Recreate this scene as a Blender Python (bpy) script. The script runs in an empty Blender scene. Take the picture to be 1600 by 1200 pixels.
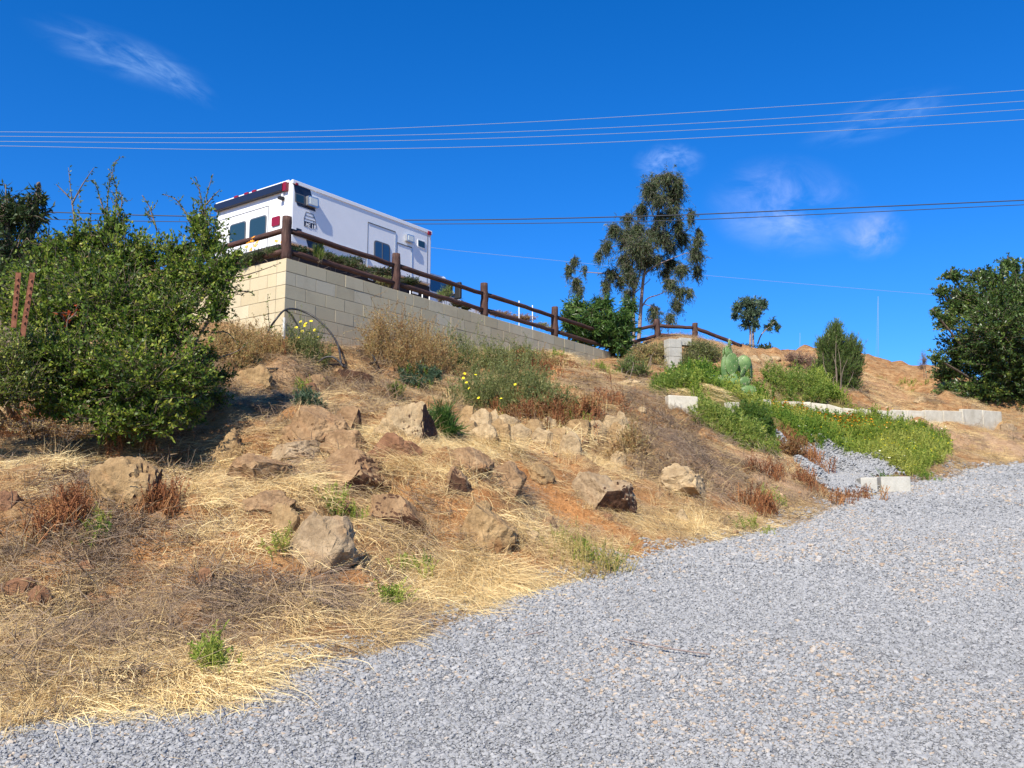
import bpy, bmesh, math, random
import numpy as np
from mathutils import Vector, Matrix, noise as mnoise
R = math.radians
random.seed(7); rng = np.random.default_rng(7)
C = bpy.context.scene.collection

# ------------------------------------------------------------------ camera
F, CX, CY = 1450.0, 800.0, 600.0            # focal length and centre in photo pixels
TH = math.atan(210 / F)                     # pitch up
cd = bpy.data.cameras.new("camera"); cam = bpy.data.objects.new("camera", cd); C.objects.link(cam)
cd.sensor_fit = 'HORIZONTAL'; cd.sensor_width = 36; cd.lens = 36 * F / 1600
cd.clip_start = .05; cd.clip_end = 3000
cam.location = (0, 0, 0); cam.rotation_euler = (math.pi/2 + TH, 0, 0)
bpy.context.scene.camera = cam
cT, sT = math.cos(TH), math.sin(TH)
def ray(px, py):
    a = (px-CX)/F; b = (CY-py)/F
    y = cT - b*sT
    return a/y, (sT + b*cT)/y               # X and Z per metre of depth
def pt(px, py, Y):
    a, b = ray(px, py); return Vector((a*Y, Y, b*Y))

# ------------------------------------------------------------------ light
SUN_EL = R(43); sh = Vector((-.43, -.903)).normalized()
SUN = Vector((sh.x*math.cos(SUN_EL), sh.y*math.cos(SUN_EL), math.sin(SUN_EL)))
ld = bpy.data.lights.new("sun", 'SUN'); ld.energy = 4.6; ld.angle = R(.5); ld.color = (1, .93, .80)
lo = bpy.data.objects.new("sun", ld); C.objects.link(lo); lo.rotation_euler = SUN.to_track_quat('Z', 'Y').to_euler()
sc = bpy.context.scene
sc.view_settings.view_transform = 'Standard'; sc.view_settings.look = 'None'
sc.view_settings.exposure = .76; sc.view_settings.gamma = 1
W = bpy.data.worlds.new("World"); sc.world = W; W.use_nodes = True
wn, wl = W.node_tree.nodes, W.node_tree.links
wn.clear()
def N(nt, t, **k):
    n = nt.nodes.new(t)
    for a, v in k.items():
        if a.startswith('i_'):
            key = a[2:]; key = int(key) if key.isdigit() else key.replace('_', ' ')
            n.inputs[key].default_value = v
        else: setattr(n, a, v)
    return n
wt = W.node_tree
sky = N(wt, 'ShaderNodeTexSky', sky_type='NISHITA', sun_disc=False, sun_elevation=SUN_EL,
        sun_rotation=math.atan2(sh.x, sh.y), altitude=1200, air_density=1.0, dust_density=.3, ozone_density=3.0)
hs = N(wt, 'ShaderNodeHueSaturation', i_Saturation=1.38, i_Value=1.0, i_Hue=.492)
wl.new(sky.outputs[0], hs.inputs['Color'])
tc = N(wt, 'ShaderNodeTexCoord')
tintn = N(wt, 'ShaderNodeMix', data_type='RGBA', blend_type='MULTIPLY', i_Factor=1.0); wl.new(hs.outputs[0], tintn.inputs['A']); tintn.inputs['B'].default_value = (.54, .77, 1.17, 1)
cur = tintn.outputs['Result']
def V3(op, a, b=None):
    n = N(wt, 'ShaderNodeVectorMath', operation=op)
    for i, v in enumerate((a, b)):
        if v is None: continue
        if hasattr(v, 'links'): wl.new(v, n.inputs[i])
        else: n.inputs[i].default_value = v
    return n
def cloud(px, py, rx, ry, ang, strength, col, ns, seed):
    """a thin wisp of cloud round one direction of the sky"""
    global cur
    d = pt(px, py, 1).normalized(); u = Vector((0,0,1)).cross(d).normalized()*-1; v = d.cross(u)*-1
    if v.z < 0: v = -v
    ca, sa = math.cos(R(ang)), math.sin(R(ang)); u2 = u*ca - v*sa; v2 = u*sa + v*ca
    sub = V3('SUBTRACT', tc.outputs['Generated'], d)
    du = V3('DOT_PRODUCT', sub.outputs[0], u2/(rx/F)); dv = V3('DOT_PRODUCT', sub.outputs[0], v2/(ry/F))
    cb = N(wt, 'ShaderNodeCombineXYZ', i_Z=seed*3.1); wl.new(du.outputs['Value'], cb.inputs[0]); wl.new(dv.outputs['Value'], cb.inputs[1])
    nz = N(wt, 'ShaderNodeTexNoise', i_Scale=ns, i_Detail=7, i_Roughness=.62, i_Distortion=.5); wl.new(cb.outputs[0], nz.inputs['Vector'])
    z0 = V3('MULTIPLY', cb.outputs[0], (1, 1, 0)); ln = V3('LENGTH', z0.outputs[0])
    mr = N(wt, 'ShaderNodeMapRange', interpolation_type='SMOOTHSTEP'); mr.inputs[1].default_value = 1.1; mr.inputs[2].default_value = .1
    wl.new(ln.outputs['Value'], mr.inputs[0])
    m2 = N(wt, 'ShaderNodeMapRange', interpolation_type='SMOOTHSTEP'); m2.inputs[1].default_value = .3; m2.inputs[2].default_value = .9
    wl.new(nz.outputs[0], m2.inputs[0])
    mu = N(wt, 'ShaderNodeMath', operation='MULTIPLY'); wl.new(mr.outputs[0], mu.inputs[0]); wl.new(m2.outputs[0], mu.inputs[1])
    mu2 = N(wt, 'ShaderNodeMath', operation='MULTIPLY', i_1=strength); wl.new(mu.outputs[0], mu2.inputs[0])
    mx = N(wt, 'ShaderNodeMix', data_type='RGBA'); wl.new(mu2.outputs[0], mx.inputs['Factor'])
    wl.new(cur, mx.inputs['A']); mx.inputs['B'].default_value = (*col, 1); cur = mx.outputs['Result']
cloud(190, 88, 125, 34, 10, .2, (6, 8.5, 11), 1.6, 1)
cloud(255, 112, 85, 24, 24, .2, (6, 8.5, 11), 2.2, 2)
cloud(1045, 255, 55, 32, 0, .38, (6.5, 8, 11), 1.4, 3)
cloud(1230, 325, 120, 75, 12, .42, (7, 7.6, 10.5), 1.3, 4)
cloud(1362, 365, 50, 40, 0, .38, (8, 7.6, 10), .9, 5)
cloud(1375, 185, 110, 32, -8, .17, (6, 8.2, 11), 1.8, 6)
bg = N(wt, 'ShaderNodeBackground', i_Strength=.1); wl.new(cur, bg.inputs[0])
ow = N(wt, 'ShaderNodeOutputWorld'); wl.new(bg.outputs[0], ow.inputs[0])

# ------------------------------------------------------------------ materials
def mat(name, build, rough=.85, spec=.3):
    m = bpy.data.materials.new(name); m.use_nodes = True; nt = m.node_tree
    p = nt.nodes['Principled BSDF']; p.inputs['Roughness'].default_value = rough
    p.inputs['Specular IOR Level'].default_value = spec
    if callable(build): build(nt, p)
    else: p.inputs['Base Color'].default_value = (*build, 1)
    return m
def ramp(nt, src, stops, interp='LINEAR'):
    r = N(nt, 'ShaderNodeValToRGB'); r.color_ramp.interpolation = interp; e = r.color_ramp.elements
    while len(e) < len(stops): e.new(.5)
    for k, (p, c) in enumerate(stops): e[k].position = p; e[k].color = (*c, 1)
    nt.links.new(src, r.inputs[0]); return r.outputs[0]
def tex(nt, kind, scale, detail=4, rough=.55, dist=0, coord='Object', vec=None):
    n = N(nt, 'ShaderNodeTexNoise' if kind == 'n' else 'ShaderNodeTexVoronoi'); n.inputs['Scale'].default_value = scale
    if kind == 'n':
        n.inputs['Detail'].default_value = detail; n.inputs['Roughness'].default_value = rough; n.inputs['Distortion'].default_value = dist
    if vec is None:
        t = N(nt, 'ShaderNodeTexCoord'); vec = t.outputs[coord]
    nt.links.new(vec, n.inputs['Vector']); return n
def mixc(nt, f, a, b, mode='MIX'):
    m = N(nt, 'ShaderNodeMix', data_type='RGBA', blend_type=mode)
    for k, v in (('Factor', f), ('A', a), ('B', b)):
        if hasattr(v, 'links'): nt.links.new(v, m.inputs[k])
        elif k == 'Factor': m.inputs[k].default_value = v
        else: m.inputs[k].default_value = (*v, 1)
    return m.outputs['Result']
def bump(nt, p, h, strength, dist, prev=None):
    b = N(nt, 'ShaderNodeBump', i_Strength=strength, i_Distance=dist); nt.links.new(h, b.inputs['Height'])
    if prev is not None: nt.links.new(prev, b.inputs['Normal'])
    nt.links.new(b.outputs[0], p.inputs['Normal']); return b.outputs[0]
def attr(nt, name, kind='GEOMETRY'):
    a = N(nt, 'ShaderNodeAttribute', attribute_name=name, attribute_type=kind); return a
def maprange(nt, src, a, b, c=0, d=1):
    m = N(nt, 'ShaderNodeMapRange'); nt.links.new(src, m.inputs[0])
    for k, v in enumerate((a, b, c, d)): m.inputs[k+1].default_value = v
    return m.outputs[0]

def leafmat(name, stops, transl=.35, rough=.45, spec=.35, kind='GEOMETRY', at='tint'):
    m = bpy.data.materials.new(name); m.use_nodes = True; nt = m.node_tree; p = nt.nodes['Principled BSDF']
    p.inputs['Roughness'].default_value = rough; p.inputs['Specular IOR Level'].default_value = spec
    col = ramp(nt, attr(nt, at, kind).outputs['Fac'], stops)
    nt.links.new(col, p.inputs['Base Color'])
    t = N(nt, 'ShaderNodeBsdfTranslucent'); nt.links.new(col, t.inputs[0])
    mx = N(nt, 'ShaderNodeMixShader', i_0=transl); nt.links.new(p.outputs[0], mx.inputs[1]); nt.links.new(t.outputs[0], mx.inputs[2])
    nt.links.new(mx.outputs[0], nt.nodes['Material Output'].inputs[0]); return m

def b_rock(dark, light, stain):
    def f(nt, p):
        n1 = tex(nt, 'n', 3.2, 8, .6, .4); n2 = tex(nt, 'n', 26, 6, .7); n3 = tex(nt, 'n', 1.7, 3, .5, .8)
        oi = N(nt, 'ShaderNodeObjectInfo')
        c = ramp(nt, n1.outputs[0], [(.32, dark), (.62, light)])
        c = mixc(nt, maprange(nt, n3.outputs[0], .5, .68), c, stain)
        c = mixc(nt, maprange(nt, n2.outputs[0], .35, .7, 0, .6), c, tuple(x*.5 for x in dark)); v0 = tex(nt, 'v', 4.5, vec=None); v0.feature = 'DISTANCE_TO_EDGE'; v0.inputs['Randomness'].default_value = 1; c = mixc(nt, maprange(nt, v0.outputs['Distance'], 0, .012, .22, 0), c, tuple(x*.35 for x in dark))
        nt.links.new(c, p.inputs['Base Color'])
        a = bump(nt, p, n1.outputs[0], .9, .08); a = bump(nt, p, n2.outputs[0], .9, .02, a)
    return f
M_ROCK = {
 'tan': mat('tan rock', b_rock((.20,.11,.05), (.45,.29,.15), (.33,.16,.065))),
 'grey': mat('grey rock', b_rock((.24,.16,.085), (.50,.365,.22), (.36,.20,.09))),
 'red': mat('reddish rock', b_rock((.17,.075,.035), (.36,.19,.095), (.28,.10,.04))),
 'pale': mat('pale rock', b_rock((.30,.20,.10), (.58,.43,.245), (.44,.27,.12))),
 'yellow': mat('yellow rock', b_rock((.24,.145,.06), (.48,.32,.155), (.34,.17,.065))),
}
M_ROCK_DARK = mat('brown rock with painted shade', b_rock((.06,.03,.018), (.17,.08,.04), (.12,.05,.025)))  # dark brown faces; shade of right sides and overhangs is in this colour
def b_ground(nt, p):
    n1 = tex(nt, 'n', .9, 6, .6, .3); n2 = tex(nt, 'n', 9, 8, .72); n3 = tex(nt, 'n', 60, 4, .7); n4 = tex(nt, 'n', 2.5, 5, .6, 1.2)
    soil = ramp(nt, n2.outputs[0], [(.3, (.15,.068,.026)), (.5, (.33,.165,.068)), (.72, (.50,.29,.135))])
    tan = ramp(nt, n2.outputs[0], [(.3, (.20,.115,.052)), (.5, (.40,.245,.115)), (.72, (.58,.385,.195))])
    c = mixc(nt, maprange(nt, n4.outputs[0], .4, .6), soil, tan)
    orange = ramp(nt, n2.outputs[0], [(.3, (.32,.135,.042)), (.7, (.58,.285,.11))])
    c = mixc(nt, attr(nt, 'bare').outputs['Fac'], c, orange)
    pale = ramp(nt, n2.outputs[0], [(.3, (.34,.21,.115)), (.7, (.56,.38,.235))])
    c = mixc(nt, attr(nt, 'sandy').outputs['Fac'], c, pale)
    green = ramp(nt, n2.outputs[0], [(.3, (.05,.075,.015)), (.7, (.17,.17,.05))])
    c = mixc(nt, attr(nt, 'green').outputs['Fac'], c, green)
    c = mixc(nt, maprange(nt, n3.outputs[0], .45, .7, 0, .6), c, (.11,.065,.035))
    nt.links.new(c, p.inputs['Base Color'])
    a = bump(nt, p, n2.outputs[0], 1, .05); bump(nt, p, n3.outputs[0], .9, .012, a)
M_GROUND = mat('hillside soil', b_ground, .95, .1)
def b_gravel(nt, p):
    v = tex(nt, 'v', 60); v2 = tex(nt, 'v', 60); v2.feature = 'DISTANCE_TO_EDGE'
    h = N(nt, 'ShaderNodeSeparateColor'); nt.links.new(v.outputs['Color'], h.inputs[0])
    c = ramp(nt, h.outputs[0], [(0, (.19,.195,.20)), (.45, (.26,.265,.27)), (.8, (.32,.32,.32)), (1, (.40,.39,.37))])
    c = mixc(nt, maprange(nt, v2.outputs['Distance'], .0, .12, 1, 0), c, (.13,.125,.12))
    n1 = tex(nt, 'n', .55, 5, .6, .6); c = mixc(nt, maprange(nt, n1.outputs[0], .58, .75, 0, .4), c, (.36,.29,.21))
    nt.links.new(c, p.inputs['Base Color'])
    bump(nt, p, v2.outputs['Distance'], 1, .02)
M_GRAVEL = mat('crushed gravel bed', b_gravel, .9, .2)
def b_stone(nt, p):
    c = ramp(nt, attr(nt, 'tint', 'INSTANCER').outputs['Fac'],
             [(0, (.20,.20,.198)), (.3, (.275,.274,.27)), (.7, (.325,.322,.315)), (.92, (.39,.38,.365)), (.97, (.46,.37,.27)), (1, (.35,.24,.15))])
    n = tex(nt, 'n', 90, 3, .6); c = mixc(nt, maprange(nt, n.outputs[0], .3, .7, .0, .3), c, (.2,.2,.2))
    nt.links.new(c, p.inputs['Base Color'])
M_STONE = mat('gravel chip', b_stone, .8, .25)
M_CLOD = mat('dirt clod', lambda nt, p: nt.links.new(ramp(nt, attr(nt, 'tint', 'INSTANCER').outputs['Fac'],
    [(0, (.15,.07,.03)), (.5, (.34,.19,.09)), (1, (.5,.36,.22))]), p.inputs['Base Color']), .95, .1)
def strawmat(name, stops, transl=.25):
    m = bpy.data.materials.new(name); m.use_nodes = True; nt = m.node_tree; p = nt.nodes['Principled BSDF']
    p.inputs['Roughness'].default_value = .6; p.inputs['Specular IOR Level'].default_value = .2
    a = attr(nt, 'tint', 'INSTANCER').outputs['Fac']; b = attr(nt, 'vt').outputs['Fac']
    s = N(nt, 'ShaderNodeMath', operation='MULTIPLY_ADD', i_1=.45, i_2=-.22); nt.links.new(b, s.inputs[0])
    q = N(nt, 'ShaderNodeMath', operation='ADD', use_clamp=True); nt.links.new(a, q.inputs[0]); nt.links.new(s.outputs[0], q.inputs[1])
    col = ramp(nt, q.outputs[0], stops); nt.links.new(col, p.inputs['Base Color'])
    t = N(nt, 'ShaderNodeBsdfTranslucent'); nt.links.new(col, t.inputs[0])
    mx = N(nt, 'ShaderNodeMixShader', i_0=transl); nt.links.new(p.outputs[0], mx.inputs[1]); nt.links.new(t.outputs[0], mx.inputs[2])
    nt.links.new(mx.outputs[0], nt.nodes['Material Output'].inputs[0]); return m
# 0 grey-brown litter ... .5 tan ... 1 bright gold
M_STRAW = strawmat('dry straw', [(0, (.17,.115,.08)), (.25, (.38,.28,.195)), (.5, (.54,.38,.19)), (.72, (.74,.54,.25)), (1, (.92,.75,.40))])
M_RUST = strawmat('rusty dry weed', [(0, (.14,.055,.025)), (.5, (.30,.12,.05)), (1, (.48,.25,.10))])
M_GREEN = strawmat('green weed', [(0, (.04,.10,.015)), (.35, (.10,.20,.025)), (.65, (.23,.32,.045)), (1, (.44,.44,.10))], .45)
def petal(name, col): return mat(name, col, .5, .2)
M_YEL = petal('yellow petals', (.85,.68,.02)); M_ORG = petal('orange petals', (.9,.32,.02)); M_WHT = petal('cream petals', (.85,.82,.6))

def b_bark(a, b):
    def f(nt, p):
        n = tex(nt, 'n', 14, 6, .7); nt.links.new(ramp(nt, n.outputs[0], [(.3, a), (.7, b)]), p.inputs['Base Color']); bump(nt, p, n.outputs[0], .8, .02)
    return f
M_BARK = mat('grey brown bark', b_bark((.09,.065,.045), (.24,.18,.13)))
M_PALEBARK = mat('pale smooth bark', b_bark((.16,.11,.10), (.38,.30,.26)))
def b_log(nt, p):
    t = N(nt, 'ShaderNodeTexCoord'); mp = N(nt, 'ShaderNodeMapping'); mp.inputs['Scale'].default_value = (1, 1, .09)
    nt.links.new(t.outputs['Object'], mp.inputs[0]); n = tex(nt, 'n', 45, 6, .7, .3, vec=mp.outputs[0]); n2 = tex(nt, 'n', 3, 3)
    c = ramp(nt, n.outputs[0], [(.32, (.02,.011,.009)), (.55, (.075,.037,.027)), (.75, (.17,.105,.085))])
    c = mixc(nt, maprange(nt, n2.outputs[0], .4, .7, 0, .6), c, (.11,.042,.03))
    nt.links.new(c, p.inputs['Base Color']); bump(nt, p, n.outputs[0], .9, .01)
M_LOG = mat('stained log', b_log, .75)
def b_block(nt, p):
    c = ramp(nt, attr(nt, 'tint').outputs['Fac'], [(0, (.50,.415,.26)), (.4, (.55,.465,.305)), (.7, (.59,.49,.305)), (1, (.58,.505,.355))])
    n = tex(nt, 'n', 90, 5, .75); n2 = tex(nt, 'n', 1.6, 6, .65, .5)
    c = mixc(nt, maprange(nt, n.outputs[0], .35, .7, 0, .25), c, (.28,.23,.15))
    c = mixc(nt, maprange(nt, n2.outputs[0], .5, .75, 0, .5), c, (.36,.29,.19)); n3 = tex(nt, 'n', .5, 5, .7, 1.5); c = mixc(nt, maprange(nt, n3.outputs[0], .5, .7, 0, .35), c, (.50,.38,.22))
    nt.links.new(c, p.inputs['Base Color']); bump(nt, p, n.outputs[0], .5, .004)
M_BLOCK = mat('split sand coloured concrete block', b_block, .95, .1)
def b_conc(a, b):
    def f(nt, p):
        n = tex(nt, 'n', 5, 7, .65); n2 = tex(nt, 'n', 70, 4, .7)
        c = ramp(nt, n.outputs[0], [(.3, a), (.65, b)]); c = mixc(nt, maprange(nt, n2.outputs[0], .4, .7, 0, .25), c, tuple(x*.5 for x in a))
        nt.links.new(c, p.inputs['Base Color']); bump(nt, p, n2.outputs[0], .6, .006)
    return f
M_MORTAR = mat('mortar', b_conc((.30,.26,.19), (.38,.33,.25)), .95, .1)
M_CONC = mat('weathered pale concrete', b_conc((.42,.37,.28), (.62,.57,.46)), .95, .1)
M_CONCG = mat('grey concrete block', b_conc((.36,.34,.29), (.52,.49,.42)), .95, .1)
M_PAINT = mat('white vehicle paint', lambda nt, p: (nt.links.new(ramp(nt, tex(nt, 'n', 2.2, 5, .6).outputs[0], [(.3, (.74,.74,.73)), (.7, (.80,.80,.79))]), p.inputs['Base Color'])), .3, .5)
M_TRIM = mat('white trim', (.78,.78,.77), .4, .5); M_SEAM = mat('dark seam', (.10,.11,.13), .6)
M_NAVY = mat('navy graphic', (.012,.016,.035), .35, .5); M_GLASS = mat('dark tinted glass', (.02,.045,.055), .06, .8)
M_BGLASS = mat('blue tinted glass', (.025,.07,.14), .08, .8); M_RED = mat('red lamp lens', (.22,.008,.018), .25, .5)
M_AMB = mat('amber lens', (.8,.25,.04), .3); M_CHROME = mat('brushed metal', (.55,.56,.57), .35, .5); M_CHROME.node_tree.nodes['Principled BSDF'].inputs['Metallic'].default_value = .8
M_LENS = mat('lamp lens', (.62,.66,.62), .2, .5); M_BLACK = mat('black rubber', (.018,.018,.02), .6); M_UNDER = mat('dark underbody', (.03,.022,.02), .8)
M_HOSE = mat('black polythene hose', lambda nt, p: nt.links.new(ramp(nt, tex(nt, 'n', 8, 4).outputs[0], [(.35, (.02,.018,.018)), (.7, (.06,.055,.05))]), p.inputs['Base Color']), .5, .4)
M_PIPE = mat('grey conduit', (.42,.42,.40), .5); M_WIRE = mat('power cable', (.22,.27,.36), .6); M_WIRED = mat('dark power cable', (.045,.05,.06), .6)
M_GALV = mat('galvanised metal', (.5,.51,.52), .45, .5); M_WPOST = mat('white painted steel', (.75,.75,.74), .5)
def b_rust(nt, p):
    n = tex(nt, 'n', 25, 5, .7); nt.links.new(ramp(nt, n.outputs[0], [(.3, (.09,.03,.015)), (.7, (.28,.11,.06))]), p.inputs['Base Color'])
M_RUSTY = mat('rusted steel', b_rust, .9)
def b_cactus(nt, p):
    n = tex(nt, 'n', 6, 4); v = tex(nt, 'v', 17)
    c = ramp(nt, n.outputs[0], [(.3, (.06,.125,.03)), (.7, (.135,.225,.06))])
    c = mixc(nt, maprange(nt, v.outputs['Distance'], .12, .2, 1, 0), c, (.38,.36,.2))
    nt.links.new(c, p.inputs['Base Color'])
M_SPINE = mat('cactus spine', (.75,.68,.48), .6)
M_CACT = mat('prickly pear skin', b_cactus, .5, .4)

# ------------------------------------------------------------------ object helpers
def tag(o, label=None, cat=None, group=None, kind=None):
    if label: o['label'] = label
    if cat: o['category'] = cat
    if group: o['group'] = group
    if kind: o['kind'] = kind
    return o
def link(name, me, m, parent=None, smooth=False):
    o = bpy.data.objects.new(name, me); C.objects.link(o)
    if m is not None and not me.materials: me.materials.append(m)
    if parent is not None: o.parent = parent; o.matrix_parent_inverse = Matrix.Translation(parent.location).inverted() if parent.rotation_euler.z == 0 else parent.matrix_basis.inverted()
    if smooth: me.polygons.foreach_set('use_smooth', [True]*len(me.polygons))
    return o
def empty(name, loc, label, cat, group=None):
    o = bpy.data.objects.new(name, None); C.objects.link(o); o.location = loc; o.empty_display_size = .3
    return tag(o, label, cat, group)
def mesh_np(name, V, faces, tint=None, an='tint', domain='FACE'):
    me = bpy.data.meshes.new(name); V = np.asarray(V, dtype=np.float32); faces = np.asarray(faces, dtype=np.int32)
    k = faces.shape[1]
    me.vertices.add(len(V)); me.vertices.foreach_set('co', V.ravel())
    me.loops.add(faces.size); me.loops.foreach_set('vertex_index', faces.ravel())
    me.polygons.add(len(faces)); me.polygons.foreach_set('loop_start', np.arange(0, faces.size, k, dtype=np.int32))
    me.polygons.foreach_set('loop_total', np.full(len(faces), k, dtype=np.int32))
    if tint is not None:
        a = me.attributes.new(an, 'FLOAT', domain); a.data.foreach_set('value', np.asarray(tint, dtype=np.float32))
    me.update(calc_edges=True); me.validate(); return me
class MB:
    """collects polygons of one mesh"""
    def __init__(s): s.v = []; s.f = []; s.t = []
    def add(s, vs, fs, t=0.):
        b = len(s.v); s.v += [tuple(v) for v in vs]; s.f += [tuple(b+i for i in f) for f in fs]; s.t += [t]*len(fs); return s
    def box(s, lo, hi, mt=None, t=0.):
        x0,y0,z0 = lo; x1,y1,z1 = hi
        vs = [Vector(p) for p in ((x0,y0,z0),(x1,y0,z0),(x1,y1,z0),(x0,y1,z0),(x0,y0,z1),(x1,y0,z1),(x1,y1,z1),(x0,y1,z1))]
        if mt is not None: vs = [mt @ v for v in vs]
        return s.add(vs, [(0,3,2,1),(4,5,6,7),(0,1,5,4),(1,2,6,5),(2,3,7,6),(3,0,4,7)], t)
    def tube(s, pts, rad, n=8, t=0., cap=True):
        pts = [Vector(p) for p in pts]; rs = rad if isinstance(rad, (list, tuple)) else [rad]*len(pts)
        vs = []; fs = []; up = None
        for i, p in enumerate(pts):
            d = (pts[min(i+1, len(pts)-1)] - pts[max(i-1, 0)]).normalized()
            if up is None: up = Vector((0,0,1)) if abs(d.z) < .9 else Vector((1,0,0))
            a = d.cross(up).normalized(); b = d.cross(a).normalized(); up = -b if False else up
            if abs(d.dot(up)) > .97: up = Vector((1,0,0)) if abs(d.x) < .9 else Vector((0,1,0)); a = d.cross(up).normalized(); b = d.cross(a).normalized()
            for k in range(n):
                q = 2*math.pi*k/n; vs.append(p + (a*math.cos(q) + b*math.sin(q))*rs[i])
        for i in range(len(pts)-1):
            for k in range(n):
                k2 = (k+1) % n; fs.append((i*n+k, i*n+k2, (i+1)*n+k2, (i+1)*n+k))
        if cap: fs.append(tuple(range(n))[::-1]); fs.append(tuple((len(pts)-1)*n+k for k in range(n)))
        return s.add(vs, fs, t)
    def prism(s, poly, off, t=0.):
        n = len(poly); poly = [Vector(p) for p in poly]; b = [p+off for p in poly]
        return s.add(poly+b, [tuple(range(n))[::-1], tuple(range(n, 2*n))] + [(i, (i+1) % n, n+(i+1) % n, n+i) for i in range(n)], t)
    def build(s, name, m, parent=None, smooth=False, bev=0):
        me = bpy.data.meshes.new(name); me.from_pydata(s.v, [], s.f)
        a = me.attributes.new('tint', 'FLOAT', 'FACE'); a.data.foreach_set('value', s.t)
        bm = bmesh.new(); bm.from_mesh(me); bmesh.ops.recalc_face_normals(bm, faces=bm.faces); bm.to_mesh(me); bm.free()
        o = link(name, me, m, parent, smooth)
        if bev:
            md = o.modifiers.new('bevel', 'BEVEL'); md.width = bev; md.segments = 2; md.limit_method = 'ANGLE'
        return o

# ------------------------------------------------------------------ noise in numpy
_tab = rng.random((256, 256)).astype(np.float32)
def vnoise(x, y, s, seed=0):
    x = np.asarray(x)*s + seed*17.3; y = np.asarray(y)*s + seed*9.7
    xi = np.floor(x).astype(int); yi = np.floor(y).astype(int); fx = x-xi; fy = y-yi
    fx = fx*fx*(3-2*fx); fy = fy*fy*(3-2*fy)
    g = lambda a, b: _tab[a % 256, b % 256]
    return (g(xi,yi)*(1-fx)+g(xi+1,yi)*fx)*(1-fy) + (g(xi,yi+1)*(1-fx)+g(xi+1,yi+1)*fx)*fy - .5
def fbm(x, y, s, o=4, seed=0):
    return sum(vnoise(x, y, s*2**k, seed+k)/2**k for k in range(o))
def sstep(a, b, x): t = np.clip((x-a)/(b-a), 0, 1); return t*t*(3-2*t)

# ------------------------------------------------------------------ terrain
G0, GS = -1.6, .15
def plane(y): return G0 + GS*y
def gdepth(px, py):
    _, b = ray(px, py); return G0/(b-GS)
edge_px = [(-500,1215),(-150,1165),(0,1138),(200,1108),(400,1090),(600,1012),(800,930),(1000,872),(1180,832),(1320,785),(1440,752),(1500,735),(1600,724),(1760,712)]
EDGE = []
for px, py in edge_px:
    Y = gdepth(px, py); EDGE.append((ray(px, py)[0]*Y, Y))
EDGE = [(-60, 1)] + EDGE + [(EDGE[-1][0]+30, EDGE[-1][1]+3)]
def edge_d(x, y):
    """signed distance to the edge of the gravel: positive on the gravel"""
    best = np.full(np.shape(x), 1e9); sg = np.ones(np.shape(x))
    for (ax, ay), (bx, by) in zip(EDGE[:-1], EDGE[1:]):
        dx, dy = bx-ax, by-ay; L = dx*dx+dy*dy
        t = np.clip(((x-ax)*dx+(y-ay)*dy)/L, 0, 1); ex = x-ax-t*dx; ey = y-ay-t*dy; d = np.hypot(ex, ey)
        s = np.sign(dy*(x-ax) - dx*(y-ay)); m = d < best - 1e-9
        best = np.where(m, d, best); sg = np.where(m, s, sg)
    return best*sg
# wall
WC = Vector((ray(447,403)[0]*13.2, 13.2, 0)); WTOP = ray(447,403)[1]*13.2
_a = (1850-CX)/F/(cT + (210/F)*sT)
WD = Vector((_a, 1, 0)).normalized(); WN = Vector((WD.y, -WD.x, 0))     # along the wall, outward normal of the long face
WL = -WN                                                               # the short face runs this way
WALL_LEN = 9.6
cps = []
def cp(px, py, Y): p = pt(px, py, Y); cps.append((p.x, p.y, p.z))
for a, b in EDGE[1:-1]: cps.append((a, b, plane(b)))
for a, b in EDGE[2:-1]:
    cps.append((a+1.6, b-1.6, plane(b-1.6))); cps.append((a+5, b-5, plane(b-5)))
for q in [(447,540,13.15),(587,546,14.6),(750,558,16.75),(900,568,19.3),(962,580,20.7),
          (640,665,10),(560,740,8.1),(490,668,9.3),(490,860,6.6),(400,730,8.3),(200,760,7.4),(100,700,8.6),(0,700,8.6),(-150,700,8.6),
          (400,590,11.3),(300,620,10.6),(150,600,10.6),(0,560,11.5),(-200,560,11.5),(330,545,12.8),(545,590,12),(700,600,12.8),
          (720,650,11.0),(850,668,11.4),(980,668,12),(760,700,10.2),(950,700,11.1),(860,780,8.9),(760,830,7.7),(1000,790,9.7),(950,620,14),(850,600,14.6),
          (1045,642,14.2),(1010,600,17),(1100,690,12.9),(1180,735,12.1),(1250,780,11.6),(1150,680,14),(1215,715,13.6),(1250,697,15.3),(1330,725,14.6),(1380,752,13.9),
          (1150,640,16),(1300,668,17),(1450,705,16.4),(1560,662,20.3),(1480,662,19.7),(1400,656,19.5),(1320,642,19.2),(1200,632,18.6),(1100,620,17.5),(1600,690,19),
          (1230,600,20.5),(1300,622,20.2),(1150,628,17.3),(1040,585,19.5),(1030,545,21.5),(1090,545,22),(1150,548,23.5),
          (1400,600,24.5),(1400,566,29),(1300,549,28),(1190,546,26.5),(1240,548,27),(1460,577,28),(1560,600,27),(1500,620,23),(1650,625,26),(1800,640,27),(1750,680,20)]: cp(*q)
for x, y, z in [(6,40,3),(16,42,3),(26,38,2.5),(34,30,2),(40,20,2),(-9,14,2.3),(-14,11,2),(-16,6,0),(-25,12,2),(14,60,0),(40,60,0),(60,10,2),(-40,15,3),(0,60,2)]: cps.append((x, y, z))
cps = np.array(cps)
def _phi(r2): return .5*r2*np.log(r2+1e-9)
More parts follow.
